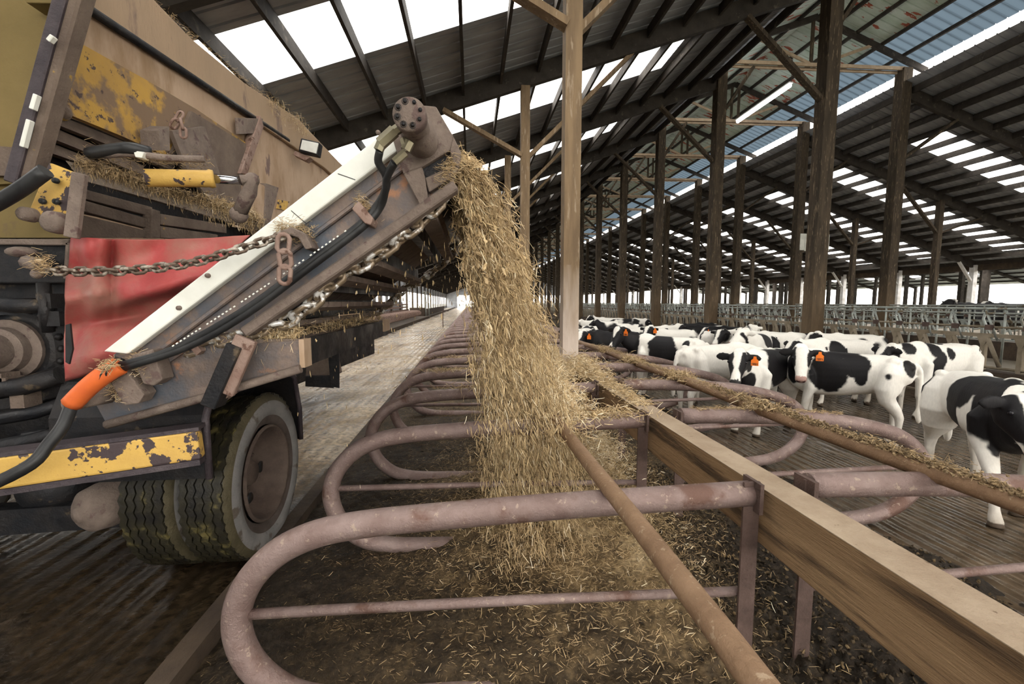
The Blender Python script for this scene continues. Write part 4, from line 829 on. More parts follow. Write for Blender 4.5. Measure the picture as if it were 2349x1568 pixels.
# ================================================================== BEDDING
def smooth(a, b_, x): t_ = np.clip((x-a)/(b_-a), 0, 1); return t_*t_*(3-2*t_)
def gau(x, y, cx, cy, sx, sy): return np.exp(-((x-cx)/sx)**2-((y-cy)/sy)**2)
def bed_z(x, y):
    p = np.stack([x, y, np.zeros_like(x)], 1); z = -0.11+0.040*fbm(p, 2.2, 4, 31)+0.02*fbm(p, 14, 3, 33)
    lump = np.abs(vnoise(p, 26, 41))*.035+np.abs(vnoise(p, 55, 43))*.018
    z = z+lump*(.35+1.2*gau(x, y, 1.55, 1.9, .55, 1.7))
    z += .10*gau(x, y, 1.05, 2.2, .35, .9)+.16*gau(x, y, 1.1, 3.0, .35, .7)+.20*gau(x, y, .75, 3.6, .5, .9)+.34*gau(x, y, 1.02, 4.5, .42, .7)+.16*gau(x, y, .5, 2.8, .6, 1.0)+.22*gau(x, y, .8, 5.6, .5, .8)
    edge = 2.92+.22*vnoise(p*np.array([0, 1, 0]), 1.7, 51)+.1*vnoise(p*np.array([0, 1, 0]), 6, 52)
    z = z+.045*smooth(1.2, 1.8, x)-.085*smooth(-.28, .25, x-edge)-.06*smooth(3.15, 3.35, x)+.035*np.exp(-((x-edge+.1)/.16)**2)*(.5+np.abs(vnoise(p, 9, 55)))
    z -= .03*smooth(-1.1, -1.35, x)
    return z
def freshness(x, y):
    p = np.stack([x, y, np.zeros_like(x)], 1)
    f = .16+.22*fbm(p, 1.6, 4, 61)+.18*fbm(p, 9, 3, 62)+.12*vnoise(p, 40, 63)
    f = f+.55*gau(x, y, .55, 3.2, .75, 1.4)*(.7+.5*vnoise(p, 7, 66))+.75*gau(x, y, .95, 4.6, .7, 1.4)+.35*gau(x, y, 1.0, 2.6, .35, .7)+.28*smooth(3.5, 9, y)
    f = f-.3*gau(x, y, 1.75, 1.6, .35, 1.6)-.35*smooth(1.9, 2.8, x)*(1-smooth(3, 8, y)*.5)-.12*smooth(-.4, -1.2, x)
    return np.clip(f, 0, 1)
def grid(x0, x1, y0, y1, dx, dy):
    xs = np.linspace(x0, x1, int((x1-x0)/dx)+1); ys = np.linspace(y0, y1, int((y1-y0)/dy)+1); X, Y = np.meshgrid(xs, ys); n, m = X.shape; X = X.ravel(); Y = Y.ravel()
    i = np.arange(n*m).reshape(n, m); F = np.stack([i[:-1,:-1].ravel(), i[:-1,1:].ravel(), i[1:,1:].ravel(), i[1:,:-1].ravel()], 1)
    return np.stack([X, Y, bed_z(X, Y)], 1), F, freshness(X, Y)
Vs, Fs, As, nn = [], [], [], 0
for (y0, y1, dx, dy) in ((.2, 5.0, .018, .018), (5.0, 12.0, .045, .05), (12.0, 80, .11, .4)):
    V, F, A = grid(-1.37, 3.35, y0, y1, dx, dy); Vs.append(V); Fs.append(F+nn); As.append(A); nn += len(V)
o = fastmesh('stall_bedding', np.vstack(Vs), np.vstack(Fs), M['bed'], True, {'fresh': np.concatenate(As)})
tag(o, 'dark trodden bedding and manure covering the stall beds', 'bedding', kind='stuff')

def straws(c, d, L_, r_, tint):
    """three-sided slightly bent straws as one array mesh"""
    n = len(c); d = d/np.linalg.norm(d, axis=1)[:, None]; up = rng.normal(size=(n, 3)); s = np.cross(d, up); s /= np.linalg.norm(s, axis=1)[:, None]+1e-9; t_ = np.cross(d, s)
    bend = s*(rng.normal(size=(n, 1))*.04)*L_[:, None]; V = np.zeros((n, 9, 3))
    for j, (f_, bb, rr) in enumerate(((-.5, 0, .7), (0, 1, 1), (.5, 0, .6))):
        for k in range(3):
            a = 2*PI*k/3; V[:, j*3+k] = c+d*(f_*L_)[:, None]+bend*bb+(s*math.cos(a)+t_*math.sin(a))*(r_*rr)[:, None]
    fb = []
    for j in (0, 1):
        for k in range(3): fb.append((j*3+k, j*3+(k+1) % 3, j*3+3+(k+1) % 3, j*3+3+k))
    F = (np.arange(n)[:, None, None]*9+np.array(fb)[None]).reshape(-1, 4)
    return V.reshape(-1, 3), F, np.repeat(tint, 9)
def straw_obj(name, parts, lab, cat):
    Vs, Fs, As, k = [], [], [], 0
    for V, F, A in parts: Vs.append(V); Fs.append(F+k); As.append(A); k += len(V)
    o = fastmesh(name, np.vstack(Vs), np.vstack(Fs), M['straw'], False, {'tint': np.concatenate(As)}); tag(o, lab, cat, kind='stuff'); return o
def chunks(c, d, L_, r_, tint):
    """ragged spindle clumps, six-sided"""
    n = len(c); d = d/np.linalg.norm(d, axis=1)[:, None]; s = np.cross(d, rng.normal(size=(n, 3))); s /= np.linalg.norm(s, axis=1)[:, None]+1e-9; t_ = np.cross(d, s); V = np.zeros((n, 20, 3))
    for j, (f_, rr) in enumerate(((-.5, .25), (-.2, .9), (.2, 1.0), (.5, .2))):
        for k in range(5):
            a = 2*PI*k/5; q = rng.uniform(.25, 1.6, n); V[:, j*5+k] = c+d*((f_+rng.uniform(-.1, .1, n))*L_)[:, None]+(s*math.cos(a)+t_*math.sin(a))*(r_*rr*q)[:, None]
    fb = [(j*5+k, j*5+(k+1) % 5, j*5+5+(k+1) % 5, j*5+5+k) for j in range(3) for k in range(5)]
    F = (np.arange(n)[:, None, None]*20+np.array(fb)[None]).reshape(-1, 4)
    return V.reshape(-1, 3), F, np.repeat(tint, 20)
def flat_dirs(n, tilt=.35): a = rng.uniform(0, 2*PI, n); return np.stack([np.cos(a), np.sin(a), rng.normal(size=n)*tilt], 1)
# loose straw lying on the beds
N = 150000; x = rng.uniform(-1.3, 2.9, N); y = .6+6.6*rng.uniform(0, 1, N)**1.25; fr = freshness(x, y); keep = rng.uniform(0, 1, N) < (.06+1.2*fr)*(.45+.55*smooth(1.2, 2.8, y)); x, y, fr = x[keep], y[keep], fr[keep]; n = len(x)
A1_ = straws(np.stack([x, y, bed_z(x, y)+rng.uniform(.0, .012, n)+.006], 1), flat_dirs(n, .2), rng.uniform(.006, .026, n)*(1+1.3*(rng.uniform(0, 1, n) > .95)), rng.uniform(.0005, .0012, n), np.clip(.0+.55*fr+rng.normal(size=n)*.16+.3*(rng.uniform(0, 1, n) > .96), 0, 1))
N = 26000; x = rng.normal(.75, .48, N); y = rng.normal(3.9, 1.2, N); k_ = (x > -1.2) & (x < 1.8) & (y > 1.6); x, y = x[k_], y[k_]; n = len(x)
A2_ = straws(np.stack([x, y, bed_z(x, y)+rng.uniform(.0, .05, n)], 1), flat_dirs(n, .5), rng.uniform(.012, .05, n), rng.uniform(.0008, .002, n), np.clip(rng.normal(.52, .2, n), 0, 1))
straw_obj('loose_straw', [A1_, A2_], 'loose straw strewn over the stall beds', 'straw')
# manure clods right of the beam and along the bed edge
n = 6500; x = np.concatenate([rng.normal(1.62, .30, n//2), rng.uniform(2.2, 3.1, n-n//2)]); y = np.concatenate([rng.uniform(.9, 4.2, n//2), rng.uniform(.9, 7, n-n//2)])
b_ = chunks(np.stack([x, y, bed_z(x, y)+.006], 1), flat_dirs(n, .6), rng.uniform(.010, .03, n), rng.uniform(.004, .012, n), np.clip(rng.normal(.30, .16, n), 0, .7))
o = fastmesh('manure_clods', b_[0], b_[1], M['bed'], False, {'fresh': b_[2]}); tag(o, 'dark crumbly manure clods beside the beam and along the bed edge', 'manure', kind='stuff')

# ---- straw caught on rails, beam and loops
def pile(cx, cy, cz, sx, sy, sz, n, tm=.6, L0=.03, L1=.09):
    c = np.stack([rng.normal(cx, sx, n), rng.normal(cy, sy, n), cz+np.abs(rng.normal(0, sz, n))], 1); return straws(c, flat_dirs(n, .55), rng.uniform(L0, L1, n), rng.uniform(.0013, .003, n), np.clip(rng.normal(tm, .2, n), 0, 1))
def pilec(cx, cy, cz, sx, sy, sz, n, tm=.45): 
    c = np.stack([rng.normal(cx, sx, n), rng.normal(cy, sy, n), cz+np.abs(rng.normal(0, sz*.6, n))], 1); return chunks(c, flat_dirs(n, .3), rng.uniform(.03, .08, n), rng.uniform(.008, .02, n), np.clip(rng.normal(tm, .12, n), 0, 1))
parts = []
y = np.concatenate([rng.uniform(1.5, 3.4, 1500), rng.uniform(3.4, 7.5, 3200)]); n = len(y); xx = 2.12+.012*np.sin(y*1.3); w_ = .5+.9*(vnoise(np.stack([y*0, y, y*0], 1), 3.0, 71) > -.1)
c = np.stack([xx+rng.normal(0, .026, n), y, .868+np.abs(rng.normal(0, .014, n))*w_], 1); parts.append(straws(c, flat_dirs(n, .4), rng.uniform(.012, .045, n), rng.uniform(.0008, .002, n), np.clip(rng.normal(.36, .2, n), 0, 1)))
n = 1500; y = rng.uniform(1.2, 3.6, n); c = np.stack([2.12+rng.normal(0, .022, n), y, .872+np.abs(rng.normal(0, .012, n))], 1); parts.append(chunks(c, flat_dirs(n, .3), rng.uniform(.008, .022, n), rng.uniform(.003, .008, n), np.clip(rng.normal(.12, .12, n), 0, 1)))
for (cy, k_) in ((4.22, 900), (3.0, 380), (5.5, 800), (6.7, 500)): parts.append(pile(2.12, cy, .84, .05, .12, .035, k_, .5, .02, .08)); parts.append(pilec(2.12, cy, .835, .04, .10, .03, k_//12, .3))
straw_obj('rail_straw', parts, 'straw littered along the right neck rail', 'straw')
parts = []
for yy, x0_, x1_, k_ in ((3.0, 1.6, 2.8, 700), (4.22, 1.5, 2.3, 260), (5.44, 1.5, 2.4, 300), (6.66, 1.4, 2.3, 200)):
    x = rng.uniform(x0_, x1_, k_); parts.append(straws(np.stack([x, yy+rng.normal(0, .022, k_), .838-.07*np.clip((x-1.9)/1, 0, 1)+np.abs(rng.normal(0, .008, k_))], 1), flat_dirs(k_, .25), rng.uniform(.015, .045, k_), rng.uniform(.001, .0022, k_), np.clip(rng.normal(.38, .2, k_), 0, 1)))
straw_obj('loop_straw', parts, 'thin line of straw lying on the right hand loop pipes', 'straw')
parts = []
n = 5200; y = rng.uniform(3.3, 8.5, n); parts.append(straws(np.stack([1.37+rng.normal(0, .06, n), y, .80+np.abs(rng.normal(0, .022, n))*smooth(2.9, 4.6, y)], 1), flat_dirs(n, .3), rng.uniform(.02, .07, n), rng.uniform(.0012, .003, n), np.clip(rng.normal(.66, .16, n), 0, 1)))
n = 500; parts.append(pile(1.37, 5.3, .79, .10, .35, .07, 2600, .66)); parts.append(pilec(1.37, 5.35, .78, .07, .3, .05, 260, .55)); parts.append(pile(1.36, 6.3, .79, .09, .35, .05, 1500, .66))
straw_obj('beam_straw', parts, 'fresh straw piled on the timber beam around the nearest post', 'straw')
parts = [pile(.66, 3.9, .84, .10, .45, .07, 4200, .78, .02, .06), pile(1.12, 2.75, .02, .12, .28, .05, 2600, .82, .012, .05), pile(1.15, 3.9, .2, .12, .4, .12, 3000, .78, .015, .06), pile(.62, 3.35, .80, .09, .30, .09, 3800, .72), pilec(.62, 3.4, .77, .08, .28, .07, 420, .55), pile(.60, 4.22, .80, .12, .35, .12, 4200, .7), pilec(.60, 4.22, .76, .1, .3, .10, 420, .58), pile(.85, 5.2, .80, .25, .4, .07, 3400, .7), pilec(.8, 5.2, .76, .2, .35, .06, 300, .6), pile(.6, 6.4, .80, .2, .6, .04, 2200, .65), pile(.3, 4.22, .78, .35, .04, .02, 500, .5), pile(.9, 3.0, .80, .18, .05, .03, 700, .6), pile(-.2, 5.44, .76, .25, .05, .02, 400, .5), pile(.1, 6.66, .77, .4, .05, .02, 400, .5)]
straw_obj('rail_straw', parts, 'thick fresh straw heaped on the left neck rail beneath the falling stream', 'straw')

# ---- straw falling from the conveyor head
def traj(n, tmin=0, tmax=1, pw=1.0):
    Y = YN+.06+(YF-YN-.16)*rng.uniform(0, 1, n)**1.35; v = .30+1.15*rng.uniform(0, 1, n); tt = tmin+(tmax-tmin)*rng.uniform(0, 1, n)**pw
    x = -.04+v*tt*.66*(.9+.35*(Y-2.3)/2.3)+rng.normal(0, .05, n)*(.5+tt); z = 2.26+.10*v*(1-tt)-2.45*tt**1.75-.05*tt-.08*rng.uniform(0, 1, n)
    d = np.stack([.5*v+rng.normal(0, .10, n), rng.normal(0, .08, n), -.35-2.4*tt], 1); return np.stack([x, Y, z], 1), d/np.linalg.norm(d, axis=1)[:, None], tt, v
parts = []
c, d, tt, v = traj(1200, 0, 1, 1.2)
for (c0, d0, t0) in zip(c, d, tt):
    k_ = int(rng.uniform(14, 42)*(1.25-.6*t0)); r0 = rng.uniform(.018, .05); l0 = r0*(1.3+2.4*t0)
    q = c0+rng.normal(size=(k_, 1))*l0*d0+rng.normal(size=(k_, 3))*r0*.55; dd = d0+rng.normal(size=(k_, 3))*(.62-.38*t0); tm = rng.normal(.50, .13)
    parts.append(straws(q, dd, rng.uniform(.02, .075, k_), rng.uniform(.0010, .0028, k_), np.clip(rng.normal(tm, .17, k_), 0, 1)))
    k2 = max(2, k_//6); q = c0+rng.normal(size=(k2, 1))*l0*.8*d0+rng.normal(size=(k2, 3))*r0*.4
    parts.append(chunks(q, d0+rng.normal(size=(k2, 3))*.4, rng.uniform(.02, .06, k2), rng.uniform(.003, .009, k2)*(1.2-.6*t0), np.clip(rng.normal(tm-.12, .12, k2), 0, 1)))
c, d, tt, v = traj(18000, .0, 1.0, 1.0); n = len(c); parts.append(straws(c, d+rng.normal(size=(n, 3))*.22, rng.uniform(.02, .09, n), rng.uniform(.0008, .0022, n), np.clip(rng.normal(.62, .18, n), 0, 1)))
# stray bits shaken off the belt underside
n = 200; f = rng.uniform(0, 1, n); q = np.stack([xl_+(xh-xl_)*f, rng.uniform(YN, YF, n), zl+(zh-zl)*f-.1-rng.exponential(.22, n)], 1); parts.append(chunks(q, np.stack([rng.normal(0, .1, n), rng.normal(0, .1, n), -np.ones(n)], 1), rng.uniform(.015, .05, n), rng.uniform(.0015, .005, n), np.clip(rng.normal(.6, .15, n), 0, 1)))
kk = (q[:, 2] > 0)
o = straw_obj('falling_bedding', parts, 'stream of chopped straw bedding falling from the conveyor head onto the stalls', 'falling straw')
# ---- straw sitting on the truck
def line_pile(p0, p1, n, s, tm, drop=0., L1=.07):
    f = rng.uniform(0, 1, n)[:, None]; c = np.array(p0)*(1-f)+np.array(p1)*f+rng.normal(0, s, (n, 3)); c[:, 2] += np.abs(rng.normal(0, s, n)); dd = flat_dirs(n, .5)
    if drop: m_ = rng.uniform(0, 1, n) < .4; dd[m_] = np.stack([rng.normal(0, .2, m_.sum()), rng.normal(0, .2, m_.sum()), -np.ones(m_.sum())], 1); c[m_, 2] -= rng.uniform(0, drop, m_.sum())
    return straws(c, dd, rng.uniform(.012, L1*.7, n), rng.uniform(.0006, .0016, n), np.clip(rng.normal(tm, .2, n), 0, 1))
lp_ = [line_pile(P(185,383,2.60), P(345,425,2.73), 1800, .020, .22, .05), line_pile(P(345,425,2.73), P(590,512,3.03), 2600, .020, .28, .05), line_pile(P(480,475,2.9), P(590,512,3.03), 2200, .026, .6, .04), line_pile(P(200,360,2.6), P(480,380,2.7), 700, .018, .25)]
straw_obj('ledge_straw', lp_, 'straw lying on the side ledge of the truck', 'straw')
lp_ = [line_pile((xr-.48, YN+.05, zt_+.02), (xr-.04, YN+.05, zt_+.02), 2200, .022, .62, .09), line_pile((xr-.1, YN+.1, zt_+.02), (xr-.06, YF, zt_+.02), 1500, .025, .5, .05), line_pile(P(245,870,YN-.05), P(300,915,YN-.05), 420, .022, .6), line_pile(P(312,828,YN-.05), P(352,872,YN-.05), 380, .02, .62), line_pile(P(822,462,YN-.08), P(850,500,YN-.08), 260, .016, .55), line_pile(P(640,528,YN-.06), P(712,548,YN-.06), 500, .02, .5), line_pile(P(85,605,2.15), P(110,618,2.15), 160, .018, .5),
       line_pile(P(1000,440,YN+.08), P(900,530,YN+.08), 900, .022, .5, .04), line_pile(P(840,580,YN+.08), P(740,620,YN+.08), 600, .022, .5, .04), line_pile(P(740,612,YN+.05), P(760,620,YN+.6), 300, .02, .5, .04), line_pile(P(1050,380,YN-.05), P(1010,420,YN-.05), 500, .02, .55), line_pile(P(1056,390,YN), P(1056,395,YF), 1800, .03, .5, .08), line_pile(P(233,850,2.1), P(262,838,2.1), 120, .014, .6), line_pile((-2.2, 2.75, .80), (-1.6, 2.6, .80), 260, .05, .35)]
straw_obj('conveyor_straw', lp_, 'straw stuck on the conveyor tray, chain and brackets', 'straw')
c0, c1 = W(610,238,.05), W(700,308,.05); straw_obj('rim_straw', [line_pile(c0, c1, 700, .05, .45, .03, .12), line_pile(W(340,5,.03), W(620,238,.03), 500, .02, .4)], 'tuft of straw caught on the top rim of the truck box', 'straw')
# ================================================================== HEIFERS
def cow_mat():
    m = bpy.data.materials.new('holstein_coat'); m.use_nodes = True; N = m.node_tree.nodes; L = m.node_tree.links; b = N['Principled BSDF']
    a = N.new('ShaderNodeAttribute'); a.attribute_name = 'Col'; tc = N.new('ShaderNodeTexCoord'); n = N.new('ShaderNodeTexNoise'); n.inputs['Scale'].default_value = 60; n.inputs['Detail'].default_value = 5
    mp = N.new('ShaderNodeMapping'); mp.inputs['Scale'].default_value = (1, 1, .35); L.new(tc.outputs['Object'], mp.inputs[0]); L.new(mp.outputs[0], n.inputs['Vector'])
    h = N.new('ShaderNodeHueSaturation'); mr = N.new('ShaderNodeMapRange'); mr.inputs[3].default_value = .85; mr.inputs[4].default_value = 1.12; L.new(n.outputs[0], mr.inputs[0]); L.new(mr.outputs[0], h.inputs['Value']); L.new(a.outputs['Color'], h.inputs['Color']); L.new(h.outputs[0], b.inputs['Base Color'])
    bn = N.new('ShaderNodeBump'); bn.inputs['Strength'].default_value = .35; bn.inputs['Distance'].default_value = .006; L.new(n.outputs[0], bn.inputs['Height']); L.new(bn.outputs[0], b.inputs['Normal'])
    b.inputs['Roughness'].default_value = .55; b.inputs['Specular IOR Level'].default_value = .18; return m
M['cow'] = cow_mat()
def eloft(mb, pts, rw, rh, up=(0, 0, 1), n=20, offs=None):
    p = np.array(pts, float); m = len(p); t = np.zeros_like(p); t[1:-1] = p[2:]-p[:-2]; t[0] = p[1]-p[0]; t[-1] = p[-1]-p[-2]; t /= np.linalg.norm(t, axis=1)[:, None]; V = []
    for i in range(m):
        s = np.cross(np.array(up, float), t[i]); s /= np.linalg.norm(s)+1e-9; u = np.cross(t[i], s); c = p[i]+(u*offs[i] if offs is not None else 0)
        for k in range(n):
            a = 2*PI*k/n; ca, sa = math.cos(a), math.sin(a); V.append(c+s*rw[i]*math.copysign(abs(ca)**.85, ca)+u*rh[i]*math.copysign(abs(sa)**.85, sa))
    F = [(i*n+k, i*n+(k+1) % n, (i+1)*n+(k+1) % n, (i+1)*n+k) for i in range(m-1) for k in range(n)]+[tuple(range(n))[::-1], tuple((m-1)*n+k for k in range(n))]
    mb.add(V, F, True)
def cow(X, Y, head, s, coat, label, nyaw=0., hz=1.2, pitch=50, face='blaze', vox=.014, num=None, step=0., group='heifers standing in the right alley', z=None, neckL=.40, legs=True, muzzle='pink', name='cow', nk=None):
    mb = MB(); Z = GZ if z is None else z
    T = [(-.71,.98,.06,.08), (-.67,.975,.135,.14), (-.58,.96,.19,.185), (-.45,.935,.215,.228), (-.25,.90,.215,.258), (0,.878,.232,.285), (.22,.868,.215,.302), (.38,.88,.185,.298), (.50,.905,.15,.255), (.60,.92,.10,.18), (.655,.92,.05,.09)]
    eloft(mb, [(a, 0, b_) for a, b_, c, d in T], [c for *_, c, d in T], [d for *_, d in T], n=26)
    for sy in (-1, 1):
        mb.ball((-.50, sy*.165, 1.10), (.07, .055, .05)); mb.ball((-.66, sy*.09, 1.03), .05)
        mb.ball((.33, sy*.125, .86), (.14, .075, .22), 14, 9); mb.ball((-.46, sy*.115, .84), (.16, .10, .23), 14, 9)
    mb.ball((.32, 0, 1.12), (.16, .07, .085), 12, 8)
    k_ = step
    for sy, st in ((-1, -k_), (1, k_)):
        xf = .36; eloft(mb, [(xf-.0, sy*.09, 1.0), (xf-.01, sy*.12, .93), (xf-.02, sy*.15, .85), (xf-.03, sy*.155, .68), (xf, sy*.145, .56), (xf+st*.5+.01, sy*.14, .40), (xf+st*.5+.015, sy*.14, .355), (xf+st*.8, sy*.14, .28), (xf+st, sy*.14, .14), (xf+st+.01, sy*.14, .095), (xf+st+.035, sy*.14, .05), (xf+st+.04, sy*.14, .0)],
              [.02, .05, .07, .07, .055, .045, .043, .032, .030, .036, .040, .048], [.04, .10, .14, .11, .075, .050, .048, .036, .034, .042, .048, .058], up=(0, 1, 0.001), n=14)
        xh = -.50; q = -st*.8; eloft(mb, [(xh+.03, sy*.07, 1.09), (xh+.03, sy*.10, 1.03), (xh+.03, sy*.125, .94), (xh+.06, sy*.15, .75), (xh+.04+q*.3, sy*.15, .60), (xh-.05+q*.6, sy*.14, .47), (xh-.075+q*.8, sy*.135, .40), (xh-.07+q, sy*.13, .30), (xh-.065+q, sy*.13, .15), (xh-.06+q, sy*.13, .10), (xh-.035+q, sy*.13, .05), (xh-.03+q, sy*.13, .0)],
              [.02, .08, .115, .11, .09, .06, .048, .036, .033, .040, .042, .050], [.05, .14, .19, .185, .14, .075, .058, .044, .038, .045, .050, .060], up=(0, 1, 0.001), n=14)
    mb.tube(arc_path([(-.69, 0, 1.08), (-.755, 0, 1.0), (-.775, .01, .8), (-.78, .02, .6), (-.77, .03, .42)], 3), [.03]*4+[.024]*4+[.028]*3+[.045, .03] if False else .028, 8)
    mb.ball((-.775, .03, .46), (.04, .04, .12))
    # neck and head
    ya = math.radians(nyaw); base = np.array([.44, 0, .98]); yn = ya*.55 if nk is None else math.radians(nk); nd = np.array([math.cos(yn), math.sin(yn), 0]); poll = base+nd*neckL; poll[2] = hz
    mid = base*.5+poll*.5+np.array([.05*math.cos(ya*.2), .0, -.03]); eloft(mb, arc_path([(.24, 0, .95), base, mid, poll-nd*.02], 3), list(np.interp(np.linspace(0, 1, 10), [0, .35, .7, 1], [.04, .125, .095, .082])), list(np.interp(np.linspace(0, 1, 10), [0, .35, .7, 1], [.10, .205, .15, .115])), n=18)
    pr = math.radians(pitch); h = np.array([math.cos(ya)*math.cos(pr), math.sin(ya)*math.cos(pr), -math.sin(pr)]); sd = np.array([-math.sin(ya), math.cos(ya), 0]); up = np.cross(h, sd)
    HS = [(-.02,.055,.06,-.03), (.0,.082,.09,-.03), (.06,.104,.115,-.052), (.14,.100,.118,-.062), (.21,.080,.098,-.052), (.28,.064,.076,-.038), (.34,.060,.066,-.03), (.385,.064,.062,-.03), (.415,.055,.050,-.03), (.43,.035,.033,-.03)]
    hk = 1.06; eloft(mb, [poll+h*a*hk for a, *_ in HS], [b_*hk for _, b_, _, _ in HS], [c*hk for _, _, c, _ in HS], up=up, n=20, offs=[d*hk for *_, d in HS])
    ears = []
    for q in (-1, 1):
        e0 = poll+sd*q*.075+h*.035-up*.01; ed = sd*q*.95-h*.12+np.array([0, 0, -.16]); ed /= np.linalg.norm(ed); ears.append((e0, ed))
        eloft(mb, [e0, e0+ed*.05, e0+ed*.10, e0+ed*.15, e0+ed*.19], [.024, .048, .060, .048, .014], [.022, .017, .015, .015, .012], up=np.array([math.cos(ya), math.sin(ya), 0.0]), n=12)
        mb.ball(poll+sd*q*.085+h*.125+up*.0, .026)
    src = mb.build('tmp', None); md = src.modifiers.new('r', 'REMESH'); md.mode = 'VOXEL'; md.voxel_size = vox; md.use_smooth_shade = True
    sm2 = src.modifiers.new('s', 'SMOOTH'); sm2.factor = .5; sm2.iterations = 4 if vox < .02 else 2
    dg = bpy.context.evaluated_depsgraph_get(); me = bpy.data.meshes.new_from_object(src.evaluated_get(dg)); old = src.data; bpy.data.objects.remove(src); bpy.data.meshes.remove(old)
    n = len(me.vertices); p = np.zeros(n*3, np.float32); me.vertices.foreach_get('co', p); p = p.reshape(-1, 3).astype(float)
    # coat
    if isinstance(coat, tuple):     # seed, threshold
        f = fbm(p*np.array([1, .8, 1])+coat[0]*7.3, 1.9, 3, 5)-coat[1]
    else:
        f = np.full(n, -9.)
        for (cx, cy, cz, rx, ry, rz_) in coat: f = np.maximum(f, 1-np.sqrt(((p[:, 0]-cx)/rx)**2+((p[:, 1]-cy)/ry)**2+((p[:, 2]-cz)/rz_)**2))
        f = f+.16*fbm(p+s*31, 7, 3, 9)+.06*vnoise(p, 30, 4)
    blk = np.clip(.5+f/.09, 0, 1); blk = blk*np.clip((p[:, 2]-.47+.04*vnoise(p, 12, 2))/.03, 0, 1)
    rel = p-poll; th = rel@h; ss = rel@sd; uu = rel@up; ishead = (th > -.045) & (np.abs(ss) < .12+.0*th) & (uu > -.22) & (np.linalg.norm(rel-h*.2, axis=1) < .29); isear = np.zeros(n, bool)
    for e0, ed in ears:
        q = (p-e0)@ed; isear |= (q > .012) & (q < .22) & (np.linalg.norm((p-e0)-ed*q[:, None], axis=1) < .065)
    hb = .5*vnoise(p, 14, 8)*.03
    if face == 'blaze': fb = np.abs(ss)+hb-np.interp(th, [-.05, .05, .14, .24, .34, .45], [.045, .05, .042, .030, .055, .09])
    elif face == 'diamond': fb = np.abs(ss)+hb-np.interp(th, [-.05, .02, .08, .16, .24, .30, .40, .45], [.02, .06, .055, .028, .0, .0, .05, .05])
    elif face == 'wide': fb = np.abs(ss)+hb-np.interp(th, [-.05, .05, .14, .24, .34], [.070, .072, .058, .066, .2])
    elif face == 'black': fb = np.ones(n, bool)
    else: fb = .04-np.sqrt((ss-.085)**2+(th-.12)**2)
    blk = np.where(ishead, np.clip(.5+fb.astype(float)/.008, 0, 1), blk); blk = np.where(isear, float(face != 'white'), blk)
    col = blk[:, None]*np.array([.011, .010, .011])+(1-blk[:, None])*np.array([.80, .765, .70])
    nz = fbm(p, 6, 3, 77); dirt = np.clip((.62-p[:, 2])*1.1+.35*nz, 0, .75)+np.clip(.25*nz+.1*(p[:, 0] < -.62), 0, .5)*.6
    dirt = np.where(ishead, dirt*.15, dirt); col = col*(1-dirt[:, None])+np.array([.20, .145, .09])*dirt[:, None]*(1-.65*blk)[:, None]
    muz = ishead & (th > .395+.012*vnoise(p, 40, 3)); mc_ = {'pink': (.44, .27, .23), 'dark': (.03, .027, .027)}[muzzle]; col[muz] = mc_
    nos = ishead & (np.abs(np.abs(ss)-.032) < .017) & (th > .40) & (uu > -.05) & (uu < -.004); col[nos] = (.05, .02, .02)
    hoof = p[:, 2] < .045; col[hoof] = (.07, .05, .035)
    ca = me.color_attributes.new('Col', 'FLOAT_COLOR', 'POINT'); c4 = np.ones((n, 4), np.float32); c4[:, :3] = col; ca.data.foreach_set('color', c4.ravel())
    me.materials.clear(); me.materials.append(M['cow'])
    hd = math.radians(head); root = empty(name, (X, Y, Z)); root.rotation_euler = (0, 0, hd); root.scale = (s, s, s)
    bo = bpy.data.objects.new('body', me); C.objects.link(bo); bo.parent = root
    if vox < .02:
        for q in (-1, 1):
            b = MB(); b.ball(poll+sd*q*.098+h*.125+up*.004, (.019, .019, .019), 12, 8); o = b.build('eye', M['eye']); o.parent = root
    if num:
        e0, ed = ears[0 if num[1] < 0 else 1]; c = e0+ed*.12; tg = h*.18+up*.4; fwd = up*.8+h*.2+(0, 0, 0); fwd = fwd/np.linalg.norm(fwd)
        fw = np.array([math.cos(ya), math.sin(ya), 0.0]); dn = np.array([0, 0, -1.0]); c = c+fw*.055; w_ = .042
        tgp = []
        b = MB(); b.prism([c+sd*a*w_+dn*d for a, d in ((-.35, -.03), (.35, -.03), (.45, .0), (1, .02), (1, .088), (-1, .088), (-1, .02), (-.45, .0))], fw*.005); to = b.build('ear_tag', M['tagorange']); to.parent = root
        to['label'] = 'orange ear tag'
        if num[0]:
            cu = bpy.data.curves.new('tag_text', 'FONT'); cu.body = num[0]; cu.size = .036; cu.align_x = 'CENTER'; cu.extrude = .0008; cu.materials.append(M['ink']); cu.offset = .0012
            tmp = bpy.data.objects.new('tag_text', cu); C.objects.link(tmp); dg = bpy.context.evaluated_depsgraph_get(); tm_ = bpy.data.meshes.new_from_object(tmp.evaluated_get(dg)); bpy.data.objects.remove(tmp); no = bpy.data.objects.new('tag_number', tm_); C.objects.link(no); no.parent = to
            R = Matrix((Vector(sd), Vector((0, 0, 1)), Vector(fw))).transposed().to_4x4(); no.matrix_local = Matrix.Translation(Vector(c+fw*.0065+dn*.078))@R
    tag(root, label, 'cow', group); return root
ALLEY = 'heifers standing in the right alley'
